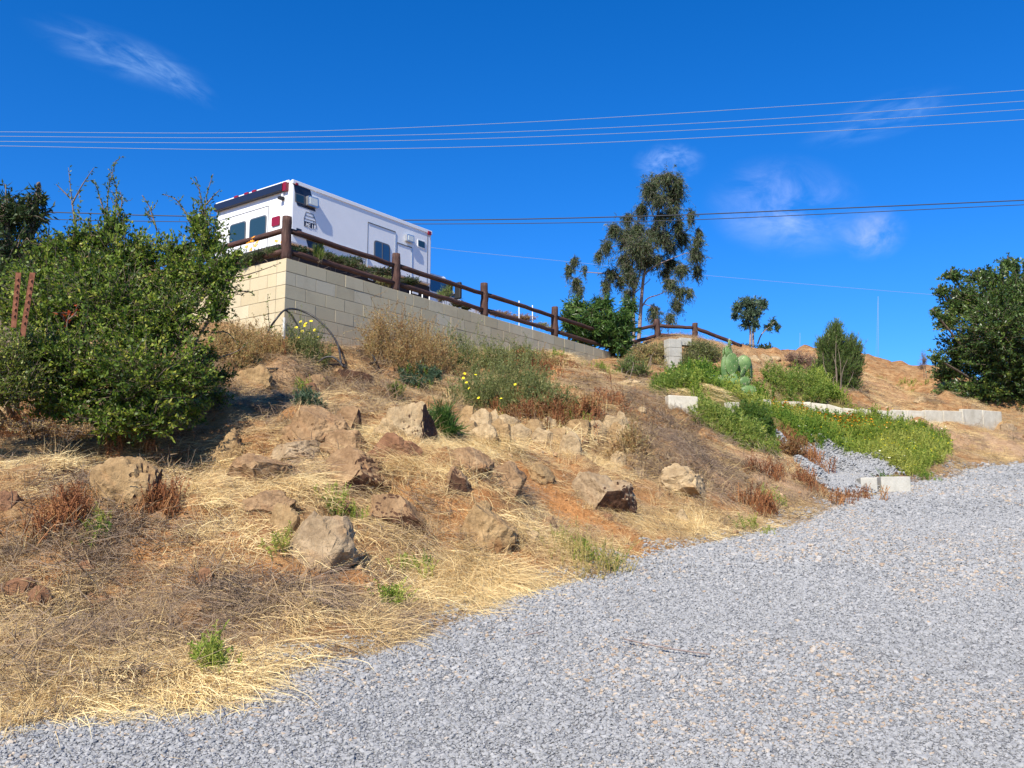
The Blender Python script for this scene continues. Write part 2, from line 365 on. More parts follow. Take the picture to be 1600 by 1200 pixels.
def _fit():
    n = len(cps); X = cps[:, :2]; d2 = ((X[:, None]-X[None])**2).sum(-1)
    A = np.zeros((n+3, n+3)); A[:n,:n] = _phi(d2) + np.eye(n)*.15; A[:n,n] = 1; A[:n,n+1:] = X; A[n:,:n] = A[:n,n:].T
    return np.linalg.solve(A, np.r_[cps[:,2], 0, 0, 0])
TW = _fit()
def tps(x, y):
    x = np.asarray(x, float); y = np.asarray(y, float); out = np.full(x.shape, TW[-3]) + TW[-2]*x + TW[-1]*y
    for k in range(len(cps)): out = out + TW[k]*_phi((x-cps[k,0])**2+(y-cps[k,1])**2)
    return out
def platform(x, y):
    s = (x-WC.x)*WD.x + (y-WC.y)*WD.y; n = -((x-WC.x)*WN.x + (y-WC.y)*WN.y)     # n: distance behind the long face
    r = np.hypot(s*.25, n*0)+0
    back = n*1.05
    return WTOP - .06 + sstep(1.6, 7.5, back)*1.35 + fbm(x, y, 1.1, 3, 5)*.12
BLOBS = {'bare': [], 'sandy': [], 'green': []}
def H(x, y, detail=True):
    x = np.asarray(x, float); y = np.asarray(y, float)
    z = tps(x, y); far = sstep(45, 80, np.hypot(x, y-10)); z = z*(1-far) + (-3)*far
    if detail:
        d0 = edge_d(x, y) + fbm(x, y, 1.3, 4, 3)*.45
        amp = sstep(0, 1.2, -d0)
        z = z + amp*(fbm(x, y, .75, 5, 1)*.44 - np.abs(fbm(x, y, 1.5, 3, 14))*.16 + .03 + fbm(x, y, 3.2, 4, 11)*.13*(1-.75*sstep(17, 23, y)))
        ins = sstep(-.12, .12, d0)
        z = z*(1-ins) + (np.minimum(z, plane(y)-.05))*ins
        z = np.where((d0 < 0) & (d0 > -2), np.maximum(z, plane(y) - .03 + .12*sstep(0, .5, -d0)), z)
    # terrace held by the block wall
    s = (x-WC.x)*WD.x + (y-WC.y)*WD.y; n = -((x-WC.x)*WN.x + (y-WC.y)*WN.y)
    mask = (s > .1) & (n > .1)
    fade = 1-sstep(WALL_LEN+.5, WALL_LEN+5, s)
    pz = platform(x, y); pz = pz*fade + np.minimum(z, pz)*(1-fade)
    pf = sstep(22, 40, np.hypot(x, y)); pz = pz*(1-pf) + 2*pf
    return np.where(mask, pz, z)
def Hs(x, y): return float(H(np.array([x]), np.array([y]))[0])
_ys = np.concatenate([np.linspace(2.5, 30, 700)])
def G(px, py, lift=0.):
    """the point of the ground that the photo shows at this pixel"""
    a, b = ray(px, py); z = H(a*_ys, _ys); hit = np.nonzero(z >= b*_ys)[0]
    Y = _ys[hit[0]] if len(hit) else 27.
    return Vector((a*Y, Y, (float(z[hit[0]]) if len(hit) else Hs(a*Y, Y)) + lift))
def poly_world(pp): return [G(*p)[:2] for p in pp]
def inpoly(x, y, poly):
    ins = np.zeros(np.shape(x), bool); n = len(poly)
    for i in range(n):
        (x1, y1), (x2, y2) = poly[i], poly[(i+1) % n]
        c = ((y1 > y) != (y2 > y)) & (x < (x2-x1)*(y-y1)/(y2-y1+1e-12)+x1); ins ^= c
    return ins
def blobf(x, y, bl):
    o = np.zeros(np.shape(x))
    for (bx, by, r, w) in bl:
        d = np.hypot(x-bx, y-by)/r; o = np.maximum(o, w*(1-sstep(.45, 1.15, d + fbm(x, y, 2.2, 3, 21)*.6)))
    return o
def B(px, py, rpx, w=1.):
    g = G(px, py); return (g.x, g.y, rpx*g.y/F*1.15, w)
BARE = [B(700,850,34),B(565,905,40,.9),B(250,860,40,.8),B(400,900,40),B(650,790,26,.8),B(900,760,50),B(1000,860,40),B(470,640,34,.7),B(520,770,28,.7),B(300,790,36,.6),B(110,770,50,.7),B(350,640,60,.8),B(60,900,40,.8),B(200,930,40,.7),B(820,880,50,.7),B(1130,790,40,.6),B(880,800,60),B(810,745,42),B(725,795,42,.9),B(760,770,36),B(700,710,26,.6),B(430,890,50,.7),B(350,860,36,.6),B(490,900,40,.8),B(960,830,45,.8),B(1040,845,40,.7),B(860,720,40,.8),B(640,590,30,.4),B(870,575,60,.6),B(300,900,45,.4)]
SANDY = [B(1180,730,70),B(1120,760,60,.8),B(1240,770,50,.9),B(1060,740,40,.8),B(1210,700,40,.8),B(1560,700,70,.9),B(1480,680,50,.8),B(1600,690,60,.9),B(1420,690,40,.5),B(380,590,40,.5),B(1400,610,80,.4),B(1050,690,70,.4),B(450,570,50,.5)]
MEADOW = poly_world([(1095,640),(1180,632),(1330,650),(1440,668),(1485,695),(1470,728),(1420,745),(1370,722),(1300,695),(1225,688),(1180,690),(1140,680),(1105,662)])
MEADOW2 = poly_world([(960,585),(1045,583),(1120,590),(1200,592),(1250,590),(1310,618),(1330,640),(1260,640),(1180,632),(1095,640),(1050,612),(1000,600)])
PAD = poly_world([(1218,684),(1290,692),(1350,708),(1400,740),(1352,750),(1345,772),(1290,768),(1262,745),(1245,715)])

# ground sheet: fine in the middle, coarser towards the horizon
def axis(lo, hi, step, far):
    a = list(np.arange(lo, hi, step)); s = step; v = hi; up = []
    while v < far: up.append(v); s *= 1.22; v += s
    s = step; v = lo; dn = []
    while v > -far: s *= 1.22; v -= s; dn.append(v)
    return np.array(dn[::-1]+a+up)
ax = axis(-7.5, 15, .075, 900); ay = axis(2.6, 25, .075, 900)
XX, YY = np.meshgrid(ax, ay); ZZ = H(XX, YY)
nx, ny = len(ax), len(ay); idx = np.arange(nx*ny).reshape(ny, nx)
faces = np.stack([idx[:-1,:-1], idx[:-1,1:], idx[1:,1:], idx[1:,:-1]], -1).reshape(-1, 4)
me = mesh_np('ground', np.stack([XX, YY, ZZ], -1).reshape(-1, 3), faces)
fx, fy = XX.ravel(), YY.ravel()
gm = np.maximum(inpoly(fx, fy, MEADOW), inpoly(fx, fy, MEADOW2)).astype(float)*.8
for nm, val in (('bare', blobf(fx, fy, BARE)), ('sandy', blobf(fx, fy, SANDY)), ('green', gm)):
    me.attributes.new(nm, 'FLOAT', 'POINT').data.foreach_set('value', val.astype(np.float32))
tag(link('ground', me, M_GROUND, smooth=True), kind='structure')
# gravel drive
gx = axis(-8, 16, .25, 200); gy = axis(-4, 22, .25, 120); gx = gx[gx > -40]; gy = gy[gy < 60]
XX, YY = np.meshgrid(gx, gy); d = edge_d(XX, YY)
ZZ = plane(YY) + fbm(XX, YY, .6, 3, 8)*.03*sstep(0, 1, d)
idx = np.arange(XX.size).reshape(XX.shape)
faces = np.stack([idx[:-1,:-1], idx[:-1,1:], idx[1:,1:], idx[1:,:-1]], -1).reshape(-1, 4)
keep = (d.ravel()[faces] > -.7).all(1) & (YY.ravel()[faces] < 24).all(1)
me = mesh_np('gravel_driveway', np.stack([XX, YY, ZZ], -1).reshape(-1, 3), faces[keep])
tag(link('gravel_driveway', me, M_GRAVEL, smooth=True), kind='structure')
def gravel_z(x, y): return plane(y) + fbm(x, y, .6, 3, 8)*.03*sstep(0, 1, edge_d(x, y))
# gravel pad between the meadow and the slope
pa = np.array(PAD); xs = np.arange(pa[:,0].min()-.2, pa[:,0].max()+.2, .07); ys = np.arange(pa[:,1].min()-.2, pa[:,1].max()+.2, .07)
XX, YY = np.meshgrid(xs, ys); ins = inpoly(XX + fbm(XX, YY, 2, 2, 4)*.25, YY + fbm(XX, YY, 2, 2, 6)*.25, PAD)
ZZ = H(XX, YY) + np.where(ins, .035, -.05); idx = np.arange(XX.size).reshape(XX.shape)
faces = np.stack([idx[:-1,:-1], idx[:-1,1:], idx[1:,1:], idx[1:,:-1]], -1).reshape(-1, 4)
me = mesh_np('gravel_path', np.stack([XX, YY, ZZ], -1).reshape(-1, 3), faces[ins.ravel()[faces].any(1)])
tag(link('gravel_path', me, M_GRAVEL, smooth=True), kind='structure')

# ------------------------------------------------------------------ scattering (stuff)
def scatter(name, P, rot, scl, ix, tint, protos, label, cat):
    me = bpy.data.meshes.new(name); me.vertices.add(len(P)); me.vertices.foreach_set('co', np.asarray(P, np.float32).ravel())
    for an, ty, v, fld in (('rot','FLOAT_VECTOR',rot,'vector'),('scl','FLOAT_VECTOR',scl,'vector'),('ix','INT',ix,'value'),('tint','FLOAT',tint,'value')):
        a = me.attributes.new(an, ty, 'POINT'); v = np.asarray(v, np.int32 if ty == 'INT' else np.float32); a.data.foreach_set(fld, v.ravel())
    col = bpy.data.collections.new(name + ' kinds')
    for k, (pm, m) in enumerate(protos):
        if not pm.materials:
            pm.materials.append(m)
        o = bpy.data.objects.new('%s_kind_%02d' % (name, k), pm); col.objects.link(o)
    o = bpy.data.objects.new(name, me); C.objects.link(o)
    ng = bpy.data.node_groups.new(name, 'GeometryNodeTree')
    ng.interface.new_socket('Geometry', in_out='INPUT', socket_type='NodeSocketGeometry'); ng.interface.new_socket('Geometry', in_out='OUTPUT', socket_type='NodeSocketGeometry')
    gi = ng.nodes.new('NodeGroupInput'); go = ng.nodes.new('NodeGroupOutput'); ci = ng.nodes.new('GeometryNodeCollectionInfo')
    ci.inputs['Collection'].default_value = col; ci.inputs['Separate Children'].default_value = True; ci.inputs['Reset Children'].default_value = True
    ip = ng.nodes.new('GeometryNodeInstanceOnPoints'); ip.inputs['Pick Instance'].default_value = True
    def na(nm, ty):
        q = ng.nodes.new('GeometryNodeInputNamedAttribute'); q.data_type = ty; q.inputs['Name'].default_value = nm; return q.outputs['Attribute']
    e = ng.nodes.new('FunctionNodeEulerToRotation'); L = ng.links.new
    L(na('rot','FLOAT_VECTOR'), e.inputs[0]); L(e.outputs[0], ip.inputs['Rotation']); L(na('scl','FLOAT_VECTOR'), ip.inputs['Scale']); L(na('ix','INT'), ip.inputs['Instance Index'])
    L(gi.outputs[0], ip.inputs['Points']); L(ci.outputs[0], ip.inputs['Instance']); L(ip.outputs[0], go.inputs[0])
    md = o.modifiers.new('scatter', 'NODES'); md.node_group = ng
    return tag(o, label, cat, kind='stuff')
def slope_rot(x, y, phi, k=1.):
    e = .06; gxx = (H(x+e, y, False)-H(x-e, y, False))/(2*e); gyy = (H(x, y+e, False)-H(x, y-e, False))/(2*e)
    gxx = np.clip(gxx, -1, 1); gyy = np.clip(gyy, -1, 1)
    g1 = gxx*np.cos(phi)+gyy*np.sin(phi); g2 = -gxx*np.sin(phi)+gyy*np.cos(phi)
    return np.stack([np.arctan(g2)*k, -np.arctan(g1)*k, phi], -1)
def stone_proto(seed, flat=.65):
    bm = bmesh.new(); bmesh.ops.create_icosphere(bm, subdivisions=1, radius=.5)
    r = random.Random(seed)
    for v in bm.verts:
        v.co *= r.uniform(.72, 1.15); v.co.z *= flat; v.co.x *= 1.2
    for _ in range(3):
        nrm = Vector((r.gauss(0,1), r.gauss(0,1), r.gauss(0,.7))).normalized(); dd = r.uniform(.28, .4)
        for v in bm.verts:
            k = v.co.dot(nrm)
            if k > dd: v.co -= nrm*(k-dd)
    me = bpy.data.meshes.new('chip'); bm.to_mesh(me); bm.free(); return me
def blades(n, spread, L, Wd, mode, seed, curl=.6):
    """n thin bent blades; mode 'lie' combed along +x, 'up' fountain, 'mess' flat tangle"""
    r = np.random.default_rng(seed); K = 5; t = np.linspace(0, 1, K)
    Vs = []; Fs = []; T = []
    for i in range(n):
        l = L*r.uniform(.5, 1.15); w = Wd*r.uniform(.7, 1.3); p0 = np.array([*(r.normal(0, spread, 2)), 0.])
        if mode == 'lie': az = r.normal(0, .75); el0 = r.uniform(.1, 1.1); el1 = r.uniform(-.7, .25)
        elif mode == 'up': az = r.uniform(0, 6.28); el0 = r.uniform(1.0, 1.5); el1 = el0 - r.uniform(.1, 1.4)*curl
        else: az = r.uniform(0, 6.28); el0 = r.uniform(-.1, .6); el1 = r.uniform(-.5, .2)
        az1 = az + r.normal(0, .25); kk_ = r.integers(1, K); kink = r.normal(0, .55)*(r.random() < .5)
        p = p0.copy(); pts = [p.copy()]
        for k in range(1, K):
            e = el0 + (el1-el0)*t[k]; a = az + (az1-az)*t[k] + (kink if k >= kk_ else 0)
            p = p + l/(K-1)*np.array([math.cos(a)*math.cos(e), math.sin(a)*math.cos(e), math.sin(e)]); 
            if p[2] < .004: p[2] = .004 + r.uniform(0, .01)
            pts.append(p.copy())
        q = r.uniform(0, 6.28); sd = np.array([-math.sin(az), math.cos(az), 0])*math.cos(q*.3) + np.array([0,0,1])*math.sin(q)*.6
        b = len(Vs)
        for k, pp in enumerate(pts):
            ww = w*(1 - .75*t[k]**2)/2; Vs += [pp-sd*ww, pp+sd*ww]
        for k in range(K-1): Fs.append((b+2*k, b+2*k+1, b+2*k+3, b+2*k+2)); 
        T += [r.random()]*(K-1)
    return mesh_np('tuft', Vs, Fs, T, 'vt')
def weed(seed, h, nst, nl, ll, lw, spread=.12, flower=None, fs=.03, nf=0, top=0.):
    """several thin stems with small leaves; flowers go in a second material"""
    r = np.random.default_rng(seed); Vs = []; Fs = []; T = []; MI = []
    def quad(c, d, s, L_, W_, tt, mi):
        b = len(Vs); Vs.extend([c, c+d*L_*.45+s*W_, c+d*L_, c+d*L_*.45-s*W_]); Fs.append((b, b+1, b+2, b+3)); T.append(tt); MI.append(mi)
    tips = []
    for i in range(nst):
        az = r.uniform(0, 6.28); p = np.array([r.normal(0, spread*.4), r.normal(0, spread*.4), 0.]); lean = r.uniform(.0, .6)*spread/.12
        hh = h*r.uniform(.55, 1.1); pts = [p]
        for k in range(1, 5):
            pts.append(p + np.array([math.cos(az)*lean*hh*(k/4)**1.5, math.sin(az)*lean*hh*(k/4)**1.5, hh*k/4]))
        for k in range(4):
            a, b2 = pts[k], pts[k+1]; s = np.array([-math.sin(az+1), math.cos(az+1), 0])*.0035
            b = len(Vs); Vs.extend([a-s, a+s, b2+s, b2-s]); Fs.append((b, b+1, b+2, b+3)); T.append(.6); MI.append(0)
        for j in range(nl):
            tt = r.uniform(.12, 1)**(.8); k = min(3, int(tt*4)); f = tt*4-k; c = pts[k]*(1-f)+pts[k+1]*f
            d = np.array([r.normal(), r.normal(), r.normal(.35, .5)]); d /= np.linalg.norm(d)+1e-6
            s = np.cross(d, r.normal(size=3)); s /= np.linalg.norm(s)+1e-6
            quad(c, d, s, ll*r.uniform(.6, 1.3)*(1.2-.6*tt), lw*r.uniform(.7, 1.2), r.random()*(.6+top*tt), 0)
        tips.append(pts[-1])
    for i in range(nf):
        c = tips[i % len(tips)] + r.normal(0, .02, 3) + np.array([0,0,.01])
        ax0 = r.uniform(0, 6.28); nv = np.array([r.normal(0,.4), r.normal(0,.4), 1]); nv /= np.linalg.norm(nv)
        u = np.cross(nv, [1,0,0]); u /= np.linalg.norm(u); v = np.cross(nv, u)
        for k in range(6):
            q = ax0 + k*1.047; d = u*math.cos(q)+v*math.sin(q)+nv*.25; s = -u*math.sin(q)+v*math.cos(q); quad(c, d, s, fs, fs*.32, .5, 1)
    return mesh_np('weed', Vs, Fs, T, 'vt'), np.array(MI, np.int32)
def weedmats(mi, *ms):
    me, ids = mi
    for m in ms: me.materials.append(m)
    me.polygons.foreach_set('material_index', np.minimum(ids, len(ms)-1)); return me

stones = [(stone_proto(k), M_STONE) for k in range(8)]
# gravel chips
def gravel_pts():
    P = []
    for (y0, y1, dens, sz) in ((2.2,5,7600,.0140),(5,7.5,5400,.0165),(7.5,11,3000,.021),(11,15,1500,.029),(15,22,620,.040)):
        x0, x1 = -.62*y1-1.0, .62*y1+1.0; n = int((x1-x0)*(y1-y0)*dens); x = rng.uniform(x0, x1, n); y = rng.uniform(y0, y1, n)
        e = edge_d(x, y) + fbm(x, y, 1.3, 4, 3)*.45; k = (e > -.12 + rng.random(n)**2*.3 - .14) & (np.abs(x) < .6*y+1.0); x, y = x[k], y[k]
        P.append(np.stack([x, y, np.full(len(x), sz)], -1))
    return np.concatenate(P)
gp = gravel_pts(); n = len(gp)
z = np.maximum(gravel_z(gp[:,0], gp[:,1]), H(gp[:,0], gp[:,1])) + gp[:,2]*rng.uniform(-.05, .25, n)
sz = gp[:,2:3]*rng.lognormal(-.03, .42, (n, 1)).clip(.35, 2.6)
patch = sstep(.12, .3, fbm(gp[:,0], gp[:,1], .7, 4, 31))
edg_ = edge_d(gp[:,0], gp[:,1]); tn = np.clip(rng.beta(1.8, 1.8, n)*.93 + fbm(gp[:,0], gp[:,1], .5, 3, 33)*.2, 0, .93); patch = np.maximum(patch, (1-sstep(.0, .9, edg_))*.9*(fbm(gp[:,0], gp[:,1], 1.7, 3, 36) > -.05)); tn = np.where(rng.random(n) < .012+.18*patch, rng.uniform(.93, 1, n), tn)
scatter('gravel', np.stack([gp[:,0], gp[:,1], z], -1), rng.normal(0, .28, (n,3))+np.stack([np.zeros(n), np.zeros(n), rng.uniform(0, 6.28, n)], -1),
        sz*rng.uniform(.75, 1.25, (n,3)), rng.integers(0, 8, n), tn, stones, 'crushed blue grey gravel chips covering the driveway', 'gravel')
m = 14000; x = rng.uniform(pa[:,0].min(), pa[:,0].max(), m); y = rng.uniform(pa[:,1].min(), pa[:,1].max(), m); k = inpoly(x+rng.normal(0,.12,m), y+rng.normal(0,.12,m), PAD); x, y = x[k], y[k]; n = len(x)
scatter('gravel', np.stack([x, y, H(x, y)+.045], -1), rng.uniform(-.7, .7, (n,3)), .045*rng.uniform(.6, 1.4, (n,3)), rng.integers(0, 8, n), rng.beta(2,2,n)*.92,
        [(stone_proto(k+20), M_STONE) for k in range(4)], 'grey gravel chips on the small pad beside the flower meadow', 'gravel')

# random points of the slope
def slope_pts(n, x0=-7, x1=14, y0=3.2, y1=24, off=-.05):
    x = rng.uniform(x0, x1, n); y = rng.uniform(y0, y1, n)
    # fewer far away, margin round the view
    k = (rng.random(n) < np.clip(9/y, .25, 1)) & (np.abs(x) < .6*y+1.2) & (edge_d(x, y)+fbm(x, y, 1.3, 4, 3)*.45 < off)
    s = (x-WC.x)*WD.x + (y-WC.y)*WD.y; nn = -((x-WC.x)*WN.x + (y-WC.y)*WN.y)
    k &= ~((s > -.05) & (nn > -.05) & (s < WALL_LEN+3))
    k &= ~inpoly(x, y, PAD); return x[k], y[k]
GOLD = [B(*q) for q in [(150,1040,60,.7),(60,1100,60,.9),(620,930,70),(760,880,60,.9),(300,870,40,.6),(560,830,50,.8),(850,850,50,.7),(250,1085,90,.85),(330,1060,70),(420,1060,80),(500,1020,60),(560,985,80),(650,900,90),(760,900,70),(130,1120,60,.8),(20,1130,50,.7),(600,700,60,.7),(560,720,90,.9),(680,690,70,.9),(700,750,80,1),(430,770,80,.9),(330,790,70,.9),(560,880,80,.8),(620,650,45,.9),
       (470,960,90,.9),(700,930,90),(800,925,70,.9),(760,700,70,.8),(640,840,70,.9),(300,740,50,.6),(900,700,60,.6),(950,740,50,.6),(850,700,50,.7),(1060,800,70,.8),(1120,820,60,.8),(1000,820,50,.6),(400,880,50,.6),(520,640,50,.6),(350,530,50,.8),(120,1060,50,.5),(1400,575,60,.9),(1300,555,50,.5)]]
GREYS = [B(*q) for q in [(60,1060,70,.7),(180,1060,60,.5),(300,985,90),(190,990,100),(450,920,60),(60,930,90),(380,950,70),(700,860,40,.6),(270,830,60,.8),(20,830,60),(1130,690,60),(1010,660,60),(620,600,40),(590,620,50),(200,870,120),(90,830,100),(130,960,80),(60,1010,70,.8),(330,930,60,.7),(1050,640,80),(1100,700,80),(1050,710,90),(1000,630,60),(1150,760,60,.7),(930,610,50,.7),(460,600,60),(540,610,70),(590,570,60),(680,620,50),(560,630,60,.8),(1400,600,60,.8),(980,700,60,.7),(1280,570,50,.9),(1330,600,50,.7),(500,570,60,.8),(240,700,60,.6)]]
tuft_lie = [(blades(85, .07, .28, .0029, 'lie', 100+k), M_STRAW) for k in range(6)]
tuft_mess = [(blades(70, .10, .19, .0030, 'mess', 120+k), M_STRAW) for k in range(5)]
tuft_up = [(blades(40, .045, .2, .004, 'up', 140+k), M_STRAW) for k in range(5)]
downhill = np.arctan2(-.75, .62)
# combed golden straw
x, y = slope_pts(46000, off=.12); gw = blobf(x, y, GOLD); bw = np.maximum(.9*blobf(x, y, BARE), .6*blobf(x, y, SANDY)); gr = blobf(x, y, GREYS)
mead = inpoly(x, y, MEADOW) | inpoly(x, y, MEADOW2)
cl = fbm(x, y, 1.6, 3, 41)
k = (rng.random(len(x)) < (.20 + .8*gw)*(1-.98*bw)*(1-.2*gr)*np.clip(.62+cl*2.4, .0, 1.4)) & ~mead; x, y = x[k], y[k]; n = len(x); gw = gw[k]; gr = gr[k]
phi = downhill + fbm(x, y, .9, 3, 45)*4.6 + rng.normal(0, .6, n)
s = rng.uniform(.6, 1.35, n)*np.clip(.7+.5*gw, .6, 1.2)
scatter('dry_grass', np.stack([x, y, H(x, y)], -1), slope_rot(x, y, phi), np.stack([s, s, s*rng.uniform(.45, 1.0, n)], -1), rng.integers(0, 6, n),
        np.clip(.58 + .25*gw - .38*gr + fbm(x, y, 1.2, 3, 47)*.5 + rng.normal(0, .1, n), .08, 1), tuft_lie, 'long golden straw lying combed down the slope', 'dry grass')
# grey-brown tangled litter
x, y = slope_pts(70000, off=-.02); gr = blobf(x, y, GREYS); bw = np.maximum(blobf(x, y, BARE), .35*blobf(x, y, SANDY)); gw = blobf(x, y, GOLD)
mead = inpoly(x, y, MEADOW)
k = (rng.random(len(x)) < (.55 + .45*gr)*(1-.88*bw)*(1-.3*gw)*np.clip(1+1.2*fbm(x, y, 1.1, 3, 61), .2, 1.3)) & ~mead; x, y = x[k], y[k]; n = len(x); gr = gr[k]; gw = gw[k]; s = rng.uniform(.5, 1.35, n)
scatter('straw_litter', np.stack([x, y, H(x, y)], -1), slope_rot(x, y, rng.uniform(0, 6.28, n)), np.stack([s, s, s*rng.uniform(.3, 1.5, n)], -1), rng.integers(0, 5, n),
        np.clip(.48 - .24*gr + .2*gw + fbm(x, y, 1.0, 3, 66)*.6 + rng.normal(0, .18, n), .02, .9), tuft_mess, 'grey brown dead stalks and litter lying on the slope', 'litter')
# standing dry grass
x, y = slope_pts(16000, off=.05)
UPG = [B(*q) for q in [(900,715,50),(950,720,50),(860,700,40),(1080,810,60),(1150,830,50),(1030,790,40),(990,860,40,.7),(350,520,50),(380,530,40),(620,540,40),(680,560,60),(760,570,50),(860,580,60),(1200,790,40,.6),(1250,760,30,.6),(1390,570,80),(1300,552,60),(1210,548,60),(450,800,40,.5),(720,640,30),(40,1100,80,.6)]]
uw = blobf(x, y, UPG); mead = inpoly(x, y, MEADOW)
k = (rng.random(len(x)) < (.025 + .6*uw)) & ~mead; x, y = x[k], y[k]; n = len(x); s = rng.uniform(.45, 1.2, n)
scatter('dry_grass', np.stack([x, y, H(x, y)], -1), np.stack([rng.normal(0,.1,n), rng.normal(0,.1,n), rng.uniform(0, 6.28, n)], -1), np.stack([s,s,s], -1), rng.integers(0, 5, n),
        np.clip(.62+rng.normal(0, .12, n), .2, 1), tuft_up, 'short standing tufts of dry yellow grass on the slope', 'dry grass')
# tangled dead brush
def deadbrush(seed):
    r = np.random.default_rng(seed); A = np.stack([r.normal(0, .1, 26), r.normal(0, .1, 26), r.uniform(0, .03, 26)], -1); d = r.normal(0, 1, (26, 3)); d[:,2] = np.abs(d[:,2])*.35 + .05; d /= np.linalg.norm(d, axis=1, keepdims=True)
    T_ = A + d*r.uniform(.12, .34, (26, 1)); Mm = (A+T_)/2 + r.normal(0, .025, (26, 3)); b0_ = A + (T_-A)*r.uniform(.3, .8, (26, 1)); e_ = r.normal(0, 1, (26, 3)); e_[:,2] = np.abs(e_[:,2])*.5; e_ /= np.linalg.norm(e_, axis=1, keepdims=True); T2 = b0_ + e_*r.uniform(.05, .16, (26, 1))
    A = np.concatenate([A, b0_]); Mm = np.concatenate([Mm, (b0_+T2)/2]); T_ = np.concatenate([T_, T2]); n = len(A); P_ = np.stack([A, Mm, T_], 1); V = []
    for k in range(3): q = 2*math.pi*k/3; V.append(P_ + np.array([math.cos(q), math.sin(q)*.7, math.sin(q)*.7])*np.array([.0034, .0026, .0012])[None, :, None])
    V = np.stack(V, 2).reshape(-1, 3); F_ = np.array([[i*3+k, i*3+(k+1) % 3, (i+1)*3+(k+1) % 3, (i+1)*3+k] for i in range(2) for k in range(3)]); F_ = (np.arange(n)*9)[:, None, None] + F_[None]
    return mesh_np('brush', V, F_.reshape(-1, 4), np.repeat(r.random(n), 6), 'vt')
x, y = slope_pts(26000, off=-.1); gr = blobf(x, y, GREYS); bw = blobf(x, y, BARE); k = (rng.random(len(x)) < (.08+.52*gr)*(1-.85*bw)) & ~inpoly(x, y, MEADOW); x, y = x[k], y[k]; n = len(x); s = rng.uniform(.5, 1.15, n)
scatter('dead_brush', np.stack([x, y, H(x, y)], -1), slope_rot(x, y, rng.uniform(0, 6.28, n)), np.stack([s, s, s*rng.uniform(.5, 1.2, n)], -1), rng.integers(0, 5, n), np.clip(rng.normal(.26, .16, n), .02, .8),
        [(deadbrush(180+k), M_STRAW) for k in range(5)], 'grey brown dead twigs and stalks tangled over the slope', 'brush')
# loose straws blown onto the edge of the gravel
mm = 9000; x = rng.uniform(-6, 12, mm); y = rng.uniform(3, 18, mm); e_ = edge_d(x, y); k = (e_ > -.1) & (rng.random(mm) < np.exp(-np.maximum(e_, 0)*2.2)*.5 + .006); x, y = x[k], y[k]; n = len(x); s = rng.uniform(.3, 1.0, n)
scatter('dry_grass', np.stack([x, y, gravel_z(x, y)+.012], -1), np.stack([np.full(n, math.atan(GS)), np.zeros(n), rng.uniform(0, 6.28, n)], -1)*np.array([0,0,1]), np.stack([s, s, s*.3], -1), rng.integers(0, 4, n), np.clip(rng.normal(.5, .2, n), 0, 1),
        [(blades(5, .05, .16, .004, 'mess', 170+k), M_STRAW) for k in range(4)], 'loose broken straws blown onto the gravel edge', 'dry grass')
# clods and small stones
x, y = slope_pts(30000); bw = np.maximum(blobf(x, y, BARE), blobf(x, y, SANDY)); k = rng.random(len(x)) < .25+.4*bw; x, y = x[k], y[k]; n = len(x)
s = .022*rng.lognormal(0, .55, n).clip(.3, 5)
scatter('dirt_clods', np.stack([x, y, H(x, y)+s*.1], -1), rng.uniform(-1, 1, (n,3)), np.stack([s,s,s], -1)*rng.uniform(.7, 1.3, (n,3)), rng.integers(0, 5, n), rng.random(n),
        [(stone_proto(40+k, .8), M_CLOD) for k in range(5)], 'small brown clods and pebbles strewn over the bare slope', 'clods')
# green weeds
GW = []
weeds_g = [(weedmats(weed(200+k, .3, 9, 16, .055, .010, .14), M_GREEN), M_GREEN) for k in range(5)]
weeds_y = [(weedmats(weed(210+k, .3, 9, 14, .05, .010, .13, True, .016, 3), M_GREEN, M_YEL), M_GREEN) for k in range(2)]
weeds_o = [(weedmats(weed(220+k, .28, 9, 14, .05, .008, .13, True, .035, 6), M_GREEN, M_ORG), M_GREEN) for k in range(2)]
weeds_w = [(weedmats(weed(230, .3, 9, 14, .05, .008, .13, True, .028, 3), M_GREEN, M_WHT), M_GREEN)]
P = []; mm = 17000
x = rng.uniform(3, 14, mm); y = rng.uniform(13, 24, mm)
m1 = inpoly(x, y, MEADOW); m2 = inpoly(x, y, MEADOW2)
k = (m1 & (rng.random(mm) < .95)) | (m2 & (fbm(x, y, .8, 3, 52) > -.12)); cg_ = G(1152, 632); k &= ~((np.abs(x-cg_.x) < .8) & (y < cg_.y+.3) & (y > cg_.y-1.6)); x, y, m1 = x[k], y[k], m1[k]; n = len(x)
oc = G(1280,665); og = np.hypot((x-oc.x)/1.6, (y-oc.y)/.8) < 1; pc = G(1410,690); pg = np.hypot(x-pc.x, (y-pc.y)*.7) < 2.0
u = rng.random(n); ix = rng.integers(0, 5, n); ix = np.where(u < .16, 5+rng.integers(0, 2, n), ix); ix = np.where(pg & (u < .7), 5+rng.integers(0, 2, n), ix)
ix = np.where(og & (u > .45), 7+rng.integers(0, 2, n), ix); ix = np.where(u > .96, 9, ix)
s = rng.uniform(.45, 1.15, n)*np.where(m1, .85, 1.15)
scatter('green_weeds', np.stack([x, y, H(x, y)-.02], -1), np.stack([rng.normal(0,.12,n), rng.normal(0,.12,n), rng.uniform(0,6.28,n)], -1), np.stack([s,s,s*rng.uniform(.7,1.2,n)], -1), ix,
        np.clip(np.where(m1, .80, .55)+fbm(x, y, .9, 3, 55)*.6+rng.normal(0,.07,n), 0, 1), weeds_g+weeds_y+weeds_o+weeds_w, 'lush green weeds with yellow and orange wildflowers beside the drive', 'weeds')
